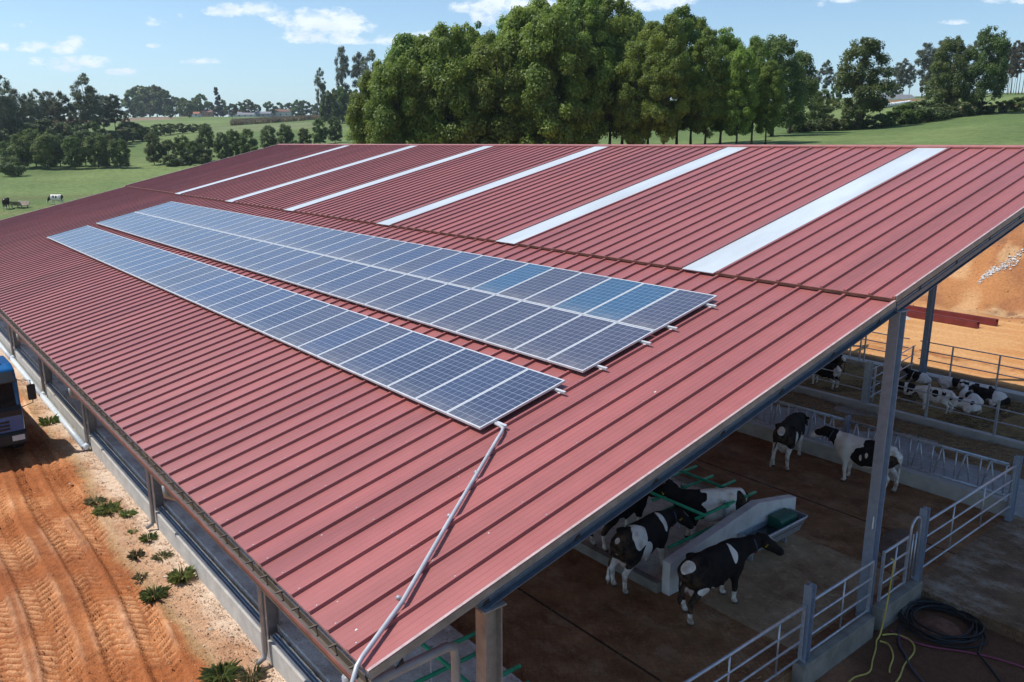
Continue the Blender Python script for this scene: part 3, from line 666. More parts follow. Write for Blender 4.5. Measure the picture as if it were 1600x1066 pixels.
# loose feed on the alley and straw in the calf pen
def blades(name, n, xr, yr, z, L_, w, m, seed, dens=None):
    r = np.random.default_rng(seed); x = r.uniform(*xr, n); y = r.uniform(*yr, n)
    if dens is not None:
        k = dens(x, y, r) ; x, y = x[k], y[k]; n = len(x)
    a = r.uniform(0, 6.28, n); l = L_*r.uniform(.5, 1.4, n)/2; zz = z+r.uniform(0, .05, n); tz = r.uniform(-.04, .06, n)
    dx, dy = np.cos(a)*l, np.sin(a)*l; wx, wy = -np.sin(a)*w, np.cos(a)*w
    V = np.stack([np.stack([x-dx-wx, y-dy-wy, zz], 1), np.stack([x-dx+wx, y-dy+wy, zz+.006], 1), np.stack([x+dx+wx, y+dy+wy, zz+tz+.006], 1), np.stack([x+dx-wx, y+dy-wy, zz+tz], 1)], 1).reshape(-1, 3)
    o = link(name, np_mesh(name, V, np.arange(4*n).reshape(-1, 4), m, False)); o['kind'] = 'stuff'; return o
_fn = SinNoise(31, 1.1, 14, 2)
def mound(name, x0, x1, y0, y1, z, hmax, m, seed, prof, st=.12):
    xs = np.arange(x0, x1, st); ys = np.arange(y0, y1+1e-6, st); Xg, Yg = np.meshgrid(xs, ys, indexing='ij'); P = np.stack([Xg.ravel(), Yg.ravel()], 1)
    nz = SinNoise(seed, 1.4, 14, 2)(P); n2 = SinNoise(seed+1, 6, 18, 2)(P)
    h = hmax*prof(P[:, 0], P[:, 1], nz)*(1+.25*n2)-.02
    ny = len(ys); I = (np.arange(len(xs)-1)[:, None]*ny+np.arange(ny-1)[None, :]).ravel()
    o = link(name, np_mesh(name, np.stack([P[:, 0], P[:, 1], z+h], 1), np.stack([I, I+ny, I+ny+1, I+1], 1), m)); o['kind'] = 'stuff'; return o
M_feed = mat('brown_feed', (.33, .20, .09), rough=.95, col2=(.15, .085, .04), vscale=5, fine=.35, fscale=45, bump=.9, bscale=45)
mound('scattered_feed', -30, .2, 21.4, 24.15, .03, .13, M_feed, 41, lambda x, y, n: np.clip(sstep(21.6, 23.2, y+.5*n)*(.6+.4*n), 0, 1.2))
mound('straw_bedding', -30, 7.5, 24.43, 29.58, .04, .16, mat('straw_bedding', (.42, .265, .10), rough=.95, col2=(.17, .10, .038), vscale=2.2, fine=.35, fscale=40, bump=1.0, bscale=40), 43, lambda x, y, n: np.clip(.55+.5*n, .1, 1.3))
blades('loose_straw', 9000, (-13, 3), (24.5, 29.5), .14, .22, .006, M_straw, 5)
blades('loose_feed', 5000, (-13, .2), (21.2, 24.1), .07, .16, .005, M_straw, 6, lambda x, y, r: r.random(len(x)) < sstep(21, 23.3, y))

blades('floor_litter', 5200, (-12, -.2), (4.6, 18.7), .012, .12, .005, mat('dull_straw', (.34, .23, .12), rough=.95, var=.4), 91, lambda x, y, r: (r.random(len(x)) < .35+.5*sstep(.2, 1.2, SinNoise(92, 1.2, 12, 2)(np.stack([x, y], 1)))) & ~((y > 8.7) & (y < 13.95) & (x < -3.0)))
mound('manure_lumps', -12, -.3, 4.5, 8.75, -.012, .05, mat('wet_manure', (.085, .045, .022), rough=.42, var=.4, vscale=6, bump=.6), 93, lambda x, y, n: sstep(.75, 1.5, n), .07)
mound('manure_lumps', -12, -.3, 13.95, 18.75, -.012, .05, MATS['wet_manure'], 95, lambda x, y, n: sstep(.85, 1.6, n), .07)
# ------------------------------------------------------------------ rails, gates and fences
def gate_post(x, y, z0, z1, label):
    c = MB(); d, w = .15, .16
    c.box(x-w/2, x+w/2, y-d/2, y-d/2+.011, z0, z1); c.box(x-w/2, x+w/2, y+d/2-.011, y+d/2, z0, z1); c.box(x-.005, x+.005, y-d/2+.011, y+d/2-.011, z0, z1)
    return solo('gate_post', c, M_col, label, 'gate post', 'steel posts between the gates')
gate_post(.12, 8.92, -.45, 1.76, 'steel gate post at the near end of the short kerb')
gate_post(.12, 13.43, -.45, 1.92, 'steel gate post beside the round topped pass gate')
gate_post(.12, 18.66, -.1, 1.78, 'steel gate post at the end of the headlock feed fence')
def gate(y0, y1, zs, vert, label, arch=None, x=.12):
    t = thing('field_gate', label, 'gate', (x, (y0+y1)/2, zs[0]), 0, 'galvanised pipe gates along the barn end')
    for i, z in enumerate(zs):
        r = .03 if i == len(zs)-1 else .022
        b = MB().tube([(x, y0, z), (x, y1, z)], r, 10); part('rail', b, M_galv, t, smooth=True)
    for v in vert: part('upright', MB().tube([(x, v, zs[0]), (x, v, zs[-1])], .018, 8), M_galv, t, smooth=True)
    for v in (y0, y1): part('end_bar', MB().beam((x, v, zs[0]-.03), (x, v, zs[-1]+.03), .05, .05, (0, 1, 0)), M_galv, t)
    if arch:
        a, b, zt = arch; r = (b-a)/2; pts = [(x, a, zs[0])]+[(x, (a+b)/2-r*math.cos(k*math.pi/10), zt-r+r*math.sin(k*math.pi/10)) for k in range(11)]+[(x, b, zs[0])]
        part('pass_arch', MB().tube(pts, .028, 10), M_galv, t, smooth=True)
        for q in (.33, .67): part('pass_bar', MB().tube([(x, a+(b-a)*q, zs[0]), (x, a+(b-a)*q, zs[-1])], .018, 8), M_galv, t, smooth=True)
    return t
gate(4.3, 8.78, [.30, .66, 1.01, 1.36], [5.1, 6.55, 8.0], 'long pipe gate at the bottom edge, nearest the viewer')
gate(9.05, 11.28, [.30, .66, 1.02, 1.39], [10.2], 'short pipe gate between kerb post and tall steel column')
gate(11.72, 12.82, [.36, .72, 1.08, 1.44], [12.28], 'narrow pipe gate with a round topped pass arch beside it', (12.86, 13.3, 1.80))
gate(13.58, 18.55, [.42, .80, 1.17, 1.55], [15.0, 16.7], 'long pipe gate reaching back to the feed fence')
def feed_fence(x0, x1, label):
    y = 18.93; t = thing('feed_fence', label, 'feed fence', ((x0+x1)/2, y, .42), 0, 'headlock feed fence sections')
    part('top_rail', MB().tube([(x0, y, 1.40), (x1, y, 1.40)], .030, 10), M_galv, t, smooth=True)
    part('top_rail', MB().tube([(x0, y+.07, 1.33), (x1, y+.07, 1.33)], .022, 10), M_galv, t, smooth=True)
    part('bottom_rail', MB().tube([(x0, y, .53), (x1, y, .53)], .030, 10), M_galv, t, smooth=True)
    n = int(round((x0-x1)/.66)); w = (x0-x1)/n
    for k in range(n):
        u = x0-k*w
        part('upright', MB().tube([(u-.04, y, .53), (u-.04, y, 1.40)], .022, 8), M_galv, t, smooth=True)
        b = MB(); b.tube([(u-.44, y+.04, 1.40), (u-.36, y+.04, 1.0), (u-.28, y+.03, .56)], .022, 8); b.tube([(u-.44, y+.04, 1.40), (u-.58, y+.02, .56)], .022, 8); b.tube([(u-.345, y+.04, .92), (u-.52, y+.03, .92)], .014, 8)
        part('locking_bar', b, M_galv, t, smooth=True)
        c = MB(); c.tube([(u-.46, y, 1.34), (u-.50, y+.05, 1.47), (u-.44, y+.05, 1.50)], .016, 8); part('latch', c, mat('green_latch', (.10, .17, .13), rough=.5), t, smooth=True)
    return t
def feed_post(x, label):
    c = MB().box(x-.05, x+.05, 18.86, 18.875, .42, 1.55).box(x-.05, x+.05, 18.985, 19.0, .42, 1.55).box(x-.006, x+.006, 18.8755, 18.9845, .42, 1.55)
    return solo('feed_fence_post', c, M_col, label, 'post', 'posts of the feed fence')
feed_fence(-.16, -4.54, 'headlock feed fence section nearest the gate')
feed_post(-4.62, 'steel post in the feed fence behind the white cow')
feed_fence(-4.70, -9.10, 'headlock feed fence section behind the black cow seen from the rear')
feed_post(-9.18, 'steel post in the feed fence deep under the roof edge')
feed_fence(-9.26, -13.7, 'headlock feed fence section farthest under the roof')
def pipe_fence(name, label, p0, p1, zs, posts, ptop, r=.024, pr=.03, pz0=.3, group=None, extra=()):
    p0 = Vector(p0); p1 = Vector(p1); t = thing(name, label, 'pipe fence', ((p0.x+p1.x)/2, (p0.y+p1.y)/2, pz0), 0, group)
    for z in zs: part('rail', MB().tube([(p0.x, p0.y, z), (p1.x, p1.y, z)], r, 10), M_galv, t, smooth=True)
    for u in posts:
        q = p0.lerp(p1, u); part('post', MB().beam((q.x, q.y, pz0), (q.x, q.y, ptop), pr*2, pr*2, (0, 1, 0)), M_galv, t)
    return t
pipe_fence('pen_fence', 'two rail pipe fence along the feed alley side of the calf pen', (-16, 24.29, 0), (8, 24.29, 0), [.77, 1.21], [(x+16)/24 for x in (-14, -11.4, -4.6, -2.4, -.1, 2.2, 5)], 1.52, .02, .035)
pipe_fence('pen_fence', 'dark three rail pipe fence against the orange dirt yard', (-7.45, 29.8, 0), (8, 29.8, 0), [.92, 1.28, 1.66], [(x+7.45)/15.45 for x in (-6.15, -4.42, -2.6, -.6, 1.5, 4)], 1.67, .022, .028)
pipe_fence('pen_fence', 'three rail pipe fence left of the far steel column', (-16, 29.8, 0), (-7.9, 29.8, 0), [.92, 1.28, 1.66], [(x+16)/8.1 for x in (-9.75, -9.95, -10.4, -13)], 1.7, .022, .028)
pipe_fence('pen_divider', 'four rail divider across the calf pen from post to far column', (-6.8, 24.5, 0), (-7.5, 29.5, 0), [.42, .78, 1.14, 1.5], [.1, .95], 1.54, .022, .03, .05)
c = MB().box(-6.9, -6.68, 24.2, 24.22, .3, 1.86).box(-6.9, -6.68, 24.38, 24.4, .3, 1.86).box(-6.797, -6.785, 24.2205, 24.3795, .3, 1.86)
solo('pen_post', c, M_galv, 'wide galvanised post where the calf pen divider meets the alley', 'post')

# cubicles
def divider(x, ya, yb, yc, yd, z0, label, group):
    t = thing('stall_divider', label, 'stall divider', (x, (yc+yd)/2, z0), 0, group)
    part('upper_pipe', MB().tube([(x, ya, 1.27), (x, yb, 1.27)], .038, 12), M_green, t, smooth=True)
    part('lower_pipe', MB().tube([(x, yc, .86), (x, yd, .86)], .038, 12), M_green, t, smooth=True)
    part('post', MB().beam((x-.06, (ya+yb)/2, z0), (x-.06, (ya+yb)/2, 1.36), .05, .05, (0, 1, 0)), M_galv, t)
    part('clamp', MB().box(x-.05, x+.05, (ya+yb)/2-.05, (ya+yb)/2+.05, 1.22, 1.32), M_green, t)
    return t
for k in range(6): divider(-3.5-1.28*k, 10.25, 12.55, 9.35, 13.55, .17, f'{nth(k+1)} green stall divider behind the slanted concrete wall', 'green dividers of the middle stalls')
for y, lab in ((10.42, 'green neck rail over the stalls nearest the camera side'), (12.02, 'green neck rail over the back row of the middle stalls')):
    solo('neck_rail', MB().tube([(-3.36, y, 1.345), (-26, y, 1.345)], .036, 12), M_green, lab, 'neck rail', smooth=True)
for k in range(5): divider(-1.95-1.18*k, 1.95, 3.75, 2.1, 3.95, .20, f'{nth(k+1)} green stall divider beside the near corner column', 'green dividers beside the corner column')
solo('neck_rail', MB().tube([(-1.0, 2.78, 1.345), (-14, 2.78, 1.345)], .036, 12), M_green, 'green neck rail over the stalls below the roof corner', 'neck rail', smooth=True)
d = MB().tube([(-.36, -.1, ZE-.18), (-.36, -.1, ZE-.32), (-.36, .05, ZE-.42), (-.36, 1.25, ZE-.40), (-.36, 1.36, ZE-.45), (-.36, 1.38, ZE-.6), (-.36, 1.38, -.2)], .06, 14)
part('downpipe', d, mat('grey_plastic_pipe', (.32, .31, .32), rough=.45, var=.15), barn, smooth=True)
# slanted wall and drinking trough
w = MB().prism([(8.93, 0), (13.76, 0), (13.76, .93), (12.1, 1.25), (8.93, .78)], 'x', -3.32, -3.10)
solo('slanted_wall', w, mat('pale_rendered_wall', (.66, .65, .63), rough=.8, var=.22, vscale=1.6, fine=.1), 'pale concrete wall with a slanted top behind the black cow', 'wall', bevel=.012)
t = thing('drinking_trough', 'steel drinking trough with green float box on the slanted wall', 'drinking trough', (-2.82, 12.4, .0))
tr = MB(); tr.prism([(-3.095, .30), (-2.72, .30), (-2.56, .72), (-2.59, .72), (-2.74, .33), (-3.06, .33), (-3.06, .72), (-3.095, .72)], 'y', 11.35, 13.35)
for a, b in ((11.32, 11.349), (13.351, 13.38)): tr.prism([(-3.095, .30), (-2.72, .30), (-2.56, .72), (-3.095, .72)], 'y', a, b)
part('basin', tr, M_galv, t)
part('rim', MB().tube([(-3.06, 11.3, .73), (-2.56, 11.3, .73), (-2.53, 11.4, .73), (-2.53, 13.3, .73), (-2.56, 13.4, .73), (-3.06, 13.4, .73)], .024, 10), M_galv, t, smooth=True)
part('water', MB().box(-3.05, -2.63, 11.36, 13.34, .52, .60), mat('trough_water', (.03, .04, .045), rough=.05, var=.1), t)
part('float_box', MB().prism([(-3.05, .55), (-2.66, .55), (-2.68, .80), (-2.78, .86), (-3.05, .86)], 'y', 12.45, 13.15), mat('green_plastic', (.012, .10, .07), rough=.4, var=.2), t, bevel=.03)
part('leg', MB().box(-2.95, -2.85, 11.6, 11.66, 0, .30), M_galv, t); part('leg', MB().box(-2.95, -2.85, 13.0, 13.06, 0, .30), M_galv, t)
# white tag on the tall column
part('white_tag', MB().box(.004, .009, 11.30, 11.345, 2.05, 2.32), mat('white_card', (.75, .75, .75), rough=.6), barn)

# ------------------------------------------------------------------ hoses in the pit
def gl(pts, up_=.02): return [(x, y, gz(x, y)+up_+(q[0] if q else 0)) for x, y, *q in pts]
def smooth_path(pts, n=8):
    P = np.array(pts, float); out = []
    for i in range(len(P)-1):
        p0, p1, p2, p3 = P[max(i-1, 0)], P[i], P[i+1], P[min(i+2, len(P)-1)]
        for k in range(n):
            t = k/n; out.append(.5*((2*p1)+(-p0+p2)*t+(2*p0-5*p1+4*p2-p3)*t*t+(-p0+3*p1-3*p2+p3)*t**3))
    out.append(P[-1]); return [tuple(q) for q in out]
y_ = [(.26, 11.73, 1.36), (.32, 11.75, 1.30), (.35, 11.66, .9), (.36, 11.56, .3), (.38, 11.40, -.15), (.40, 11.22, -.24), (.52, 10.95, -.25), (.66, 10.55, -.25), (.80, 10.15, -.25), (.70, 9.75, -.25), (.75, 9.2, -.25)]
h = MB().tube(smooth_path(y_), .017, 10)
y2 = [(.40, 11.45, -.20), (.55, 11.75, -.24), (.85, 11.75, -.24), (1.05, 11.45, -.24), (1.12, 10.9, -.25), (1.25, 10.4, -.25), (1.3, 9.9, -.25)]
h.tube(smooth_path(y2), .017, 10)
y3 = [(.45, 11.25, -.23), (.62, 11.28, -.24), (.85, 11.0, -.25), (.98, 10.6, -.25), (1.05, 10.45, -.25)]
h.tube(smooth_path(y3), .017, 10)
solo('yellow_hose', h, M_yel, 'yellow water hose hanging from the tall column onto the dark soil', 'hose', smooth=True)
pts = []; r_ = random.Random(4)
for k in range(7*20+1):
    a = k/20*2*math.pi; lp = k/20
    ra = .70+.12*math.sin(lp*2.1)+.05*math.sin(a*2+lp); rb = .53+.08*math.cos(lp*1.7)
    pts.append((.98+.06*math.sin(lp*1.3)+ra*math.cos(a)*.95, 12.78+.05*math.cos(lp*2.2)+rb*math.sin(a)*1.35, -.235+.022*(k/20)+.012*math.sin(a*3+lp)))
pts += [(1.9, 12.3, -.2), (2.3, 12.0, -.25), (2.8, 11.5, -.26)]
solo('black_hose_coil', MB().tube(pts, .021, 8), M_black, 'loose coil of black hose lying beside the concrete apron', 'hose', smooth=True)
pp = smooth_path([(.4, 11.8, -.25), (.75, 11.75, -.25), (1.2, 11.9, -.25), (1.7, 12.25, -.25), (2.2, 12.5, -.25), (3, 12.7, -.25)])
solo('purple_hose', MB().tube(pp, .020, 8), M_pink, 'thin purple hose running along the front of the black coil', 'hose', smooth=True)
pp = smooth_path([(.45, 12.1, -.25), (.72, 11.5, -.25), (1.0, 11.2, -.25), (1.25, 10.9, -.25), (1.7, 10.6, -.25), (2.2, 10.5, -.25)])
solo('grey_hose', MB().tube(pp, .026, 8), mat('grey_hose', (.055, .045, .06), rough=.5), 'dark grey hose curving from the column foot toward the viewer', 'hose', smooth=True)
# rubble heap inside the coil
def stone_mesh(name, r, m, seed, flat=.6):
    import bmesh
    bm = bmesh.new(); bmesh.ops.create_icosphere(bm, subdivisions=2, radius=r); rr = random.Random(seed)
    ks = [(Vector((rr.gauss(0, 1), rr.gauss(0, 1), rr.gauss(0, 1)))*1.6/r, rr.uniform(0, 6.28)) for _ in range(5)]
    for v in bm.verts:
        f = 1+.12*sum(math.sin(k.dot(v.co)+p) for k, p in ks); v.co *= f; v.co.z *= flat
    me = bpy.data.meshes.new(name); bm.to_mesh(me); bm.free(); me.materials.append(m); return me
o = link('soil_heap', stone_mesh('soil_heap', .42, mat('red_soil', (.20, .085, .05), rough=.95, var=.4, vscale=6, bump=.8, fine=.3), 3, .28)); o.location = (.98, 12.75, -.27); tag(o, 'small heap of reddish soil inside the black hose coil', 'soil heap')

# ------------------------------------------------------------------ maroon gutters on the far yard
def fold_beam(p, q, w, hgt, label):
    p = Vector(p); q = Vector(q); d = (q-p).normalized(); sd = d.cross(Vector((0, 0, 1))).normalized(); u = Vector((0, 0, 1))
    prof = [(-w/2, hgt*.1), (-w/2+.02, 0), (w/2-.02, 0), (w/2, hgt*.1), (w/2, hgt), (w/2-.06, hgt), (w/2-.07, hgt*.82), (w/2-.02, hgt*.82), (w/2-.025, .03), (-w/2+.03, .03), (-w/2+.025, hgt*.8), (-w/2+.10, hgt*.96), (-w/2, hgt)]
    n = len(prof); vs = [pt+sd*a+u*b for pt in (p, q) for a, b in prof]
    mb = MB().add(vs, [(i, (i+1) % n, n+(i+1) % n, n+i) for i in range(n)]+[tuple(range(n-1, -1, -1)), tuple(range(n, 2*n))])
    return solo('roof_gutter', mb, mat('maroon_gutter', (.17, .032, .032), rough=.4, var=.2, vscale=2), label, 'roof gutter', 'maroon gutters lying on the orange yard')
fold_beam((-21, 42.9, gz(-21, 42.9)), (-9.15, 42.55, gz(-9, 42.5)), .34, .36, 'longer maroon gutter lying on the orange yard, reaching farther right')
fold_beam((-21, 41.7, gz(-21, 41.7)), (-9.55, 41.2, gz(-9.5, 41.2)), .36, .34, 'shorter maroon gutter lying in front of the other on the orange yard')
b = MB(); b.add([(-13.75,40.5,gz(-14,40.5)),(-12.9,40.45,gz(-13,40.5)),(-12.8,40.75,gz(-13,40.7)),(-13.7,40.9,gz(-14,40.9)),(-13.7,40.55,gz(-14,40.5)+.14),(-13.0,40.5,gz(-13,40.5)+.10),(-12.95,40.7,gz(-13,40.7)+.12),(-13.6,40.8,gz(-14,40.8)+.16)], [(3,2,1,0),(4,5,6,7),(0,1,5,4),(1,2,6,5),(2,3,7,6),(3,0,4,7)])
solo('white_sack', b, mat('white_sack', (.62, .60, .56), rough=.8, var=.2, vscale=8, bump=.5), 'crumpled white sack lying in front of the maroon gutters', 'sack')

# ------------------------------------------------------------------ cattle: one continuous skin grown from a distance field
def sdf_mesh(prims, h=.024):
    """prims: (p, q, r1, r2, (sx, sy, sz), blend). Returns verts, quads"""
    lo = np.full(3, 1e9); hi = -lo
    for p, q, r1, r2, sc, k in prims:
        for c, r in ((p, r1), (q, r2)):
            e = np.array(sc)*r; lo = np.minimum(lo, np.array(c)-e); hi = np.maximum(hi, np.array(c)+e)
    lo -= 3*h; hi += 3*h; n = np.ceil((hi-lo)/h).astype(int)+1
    ax = [lo[i]+h*np.arange(n[i]) for i in range(3)]
    G = np.stack(np.meshgrid(*ax, indexing='ij'), -1); D = np.full(G.shape[:3], 1.0)
    for p, q, r1, r2, sc, k in prims:
        sc = np.array(sc, float); p = np.array(p, float); q = np.array(q, float)
        rm = max(r1, r2)*sc.max()+k+3*h
        a = np.maximum(((np.minimum(p, q)-rm-lo)/h).astype(int), 0); b = np.minimum(((np.maximum(p, q)+rm-lo)/h).astype(int)+2, n)
        S = tuple(slice(a[i], b[i]) for i in range(3))
        P = G[S]/sc; A_ = p/sc; B_ = q/sc; d = B_-A_; L2 = max(d@d, 1e-9)
        t = np.clip(((P-A_)@d)/L2, 0, 1); dist = np.linalg.norm(P-A_-t[..., None]*d, axis=-1)-(r1+(r2-r1)*t)
        dist *= sc.min()*.5+sc.mean()*.5
        o = D[S]; hh = np.clip(.5+.5*(o-dist)/k, 0, 1); D[S] = o*(1-hh)+dist*hh-k*hh*(1-hh)
    ins = D < 0
    c = np.stack([ins[i:n[0]-1+i, j:n[1]-1+j, k:n[2]-1+k] for i in (0, 1) for j in (0, 1) for k in (0, 1)])
    cnt = c.sum(0); act = (cnt > 0) & (cnt < 8)
    idx = -np.ones(act.shape, int); ids = np.argwhere(act); idx[act] = np.arange(len(ids))
    acc = np.zeros((len(ids), 3)); num = np.zeros(len(ids)); i, j, k = ids.T
    corner = [(a, b, e) for a in (0, 1) for b in (0, 1) for e in (0, 1)]
    for c0 in corner:
        for axx in range(3):
            if c0[axx]: continue
            c1 = list(c0); c1[axx] = 1
            d0 = D[i+c0[0], j+c0[1], k+c0[2]]; d1 = D[i+c1[0], j+c1[1], k+c1[2]]
            m = (d0 < 0) != (d1 < 0); tt = np.where(m, d0/np.where(m, d0-d1, 1), 0)
            pt = np.tile(np.array(c0, float), (len(ids), 1)); pt[:, axx] = tt
            acc += pt*m[:, None]; num += m
    V = lo+h*(ids+acc/num[:, None]); F = []
    for axx in range(3):
        u, v = [(1, 2), (2, 0), (0, 1)][axx]
        s0 = [slice(1, n[q]-1) for q in range(3)]; s1 = list(s0); s0[axx] = slice(0, n[axx]-1); s1[axx] = slice(1, n[axx])
        a = ins[tuple(s0)]; b = ins[tuple(s1)]; ch = np.argwhere(a != b)
        if not len(ch): continue
        off = np.ones(3, int); off[axx] = 0; g = ch+off
        eu = np.zeros(3, int); eu[u] = 1; ev = np.zeros(3, int); ev[v] = 1
        q = np.stack([idx[tuple((g-eu-ev).T)], idx[tuple((g-ev).T)], idx[tuple(g.T)], idx[tuple((g-eu).T)]], 1)
        fl = a[tuple(ch.T)]; q = np.where(fl[:, None], q, q[:, ::-1]); F.append(q)
    F = np.concatenate(F)
    for _ in range(2):                                          # light smoothing of the skin
        e = np.concatenate([F[:, [0, 1]], F[:, [1, 2]], F[:, [2, 3]], F[:, [3, 0]]]); s = np.zeros_like(V); w = np.zeros(len(V))
        np.add.at(s, e[:, 0], V[e[:, 1]]); np.add.at(w, e[:, 0], 1); np.add.at(s, e[:, 1], V[e[:, 0]]); np.add.at(w, e[:, 1], 1)
        V = V*.65+.35*s/w[:, None]
    return V, F
def hide_mat():
    m = bpy.data.materials.new('cow_hide'); m.use_nodes = True; nt = m.node_tree; N = nt.nodes.new; L = nt.links.new
    b = nt.nodes['Principled BSDF']; b.inputs['Roughness'].default_value = .85; b.inputs['Specular IOR Level'].default_value = .12
    a = N('ShaderNodeAttribute'); a.attribute_name = 'pat'; tc = N('ShaderNodeTexCoord')
    n = N('ShaderNodeTexNoise'); n.inputs['Scale'].default_value = 14; n.inputs['Detail'].default_value = 5; L(tc.outputs['Object'], n.inputs['Vector'])
    ad = N('ShaderNodeMath'); ad.operation = 'MULTIPLY_ADD'; L(n.outputs['Fac'], ad.inputs[0]); ad.inputs[1].default_value = .22; L(a.outputs['Fac'], ad.inputs[2])
    r = N('ShaderNodeMapRange'); L(ad.outputs[0], r.inputs[0]); r.inputs[1].default_value = .09; r.inputs[2].default_value = .13
    w = N('ShaderNodeMix'); w.data_type = 'RGBA'; n2 = N('ShaderNodeTexNoise'); n2.inputs['Scale'].default_value = 3.5; n2.inputs['Detail'].default_value = 5; L(tc.outputs['Object'], n2.inputs['Vector'])
    mr = N('ShaderNodeMapRange'); L(n2.outputs['Fac'], mr.inputs[0]); mr.inputs[1].default_value = .5; mr.inputs[2].default_value = .75; L(mr.outputs[0], w.inputs[0]); w.inputs[6].default_value = (.80, .75, .69, 1); w.inputs[7].default_value = (.55, .44, .34, 1)
    k = N('ShaderNodeMix'); k.data_type = 'RGBA'; L(r.outputs[0], k.inputs[0]); k.inputs[6].default_value = (.012, .011, .012, 1); L(w.outputs[2], k.inputs[7])
    t = N('ShaderNodeAttribute'); t.attribute_name = 'bare'; bm_ = N('ShaderNodeMix'); bm_.data_type = 'RGBA'; L(t.outputs['Fac'], bm_.inputs[0]); L(k.outputs[2], bm_.inputs[6]); bm_.inputs[7].default_value = (.42, .24, .20, 1)
    dd = N('ShaderNodeAttribute'); dd.attribute_name = 'dirt'; dn = N('ShaderNodeTexNoise'); dn.inputs['Scale'].default_value = 7; dn.inputs['Detail'].default_value = 6; L(tc.outputs['Object'], dn.inputs['Vector']); dm = N('ShaderNodeMath'); dm.operation = 'MULTIPLY'; L(dd.outputs['Fac'], dm.inputs[0]); dr_ = N('ShaderNodeMapRange'); L(dn.outputs['Fac'], dr_.inputs[0]); dr_.inputs[1].default_value = .38; dr_.inputs[2].default_value = .62; L(dr_.outputs[0], dm.inputs[1]); dx_ = N('ShaderNodeMix'); dx_.data_type = 'RGBA'; L(dm.outputs[0], dx_.inputs[0]); L(bm_.outputs[2], dx_.inputs[6]); dx_.inputs[7].default_value = (.17, .10, .055, 1)
    hf = N('ShaderNodeAttribute'); hf.attribute_name = 'hoof'; hm = N('ShaderNodeMix'); hm.data_type = 'RGBA'; L(hf.outputs['Fac'], hm.inputs[0]); L(dx_.outputs[2], hm.inputs[6]); hm.inputs[7].default_value = (.07, .05, .035, 1)
    L(hm.outputs[2], b.inputs['Base Color']); return m
M_hide = hide_mat()
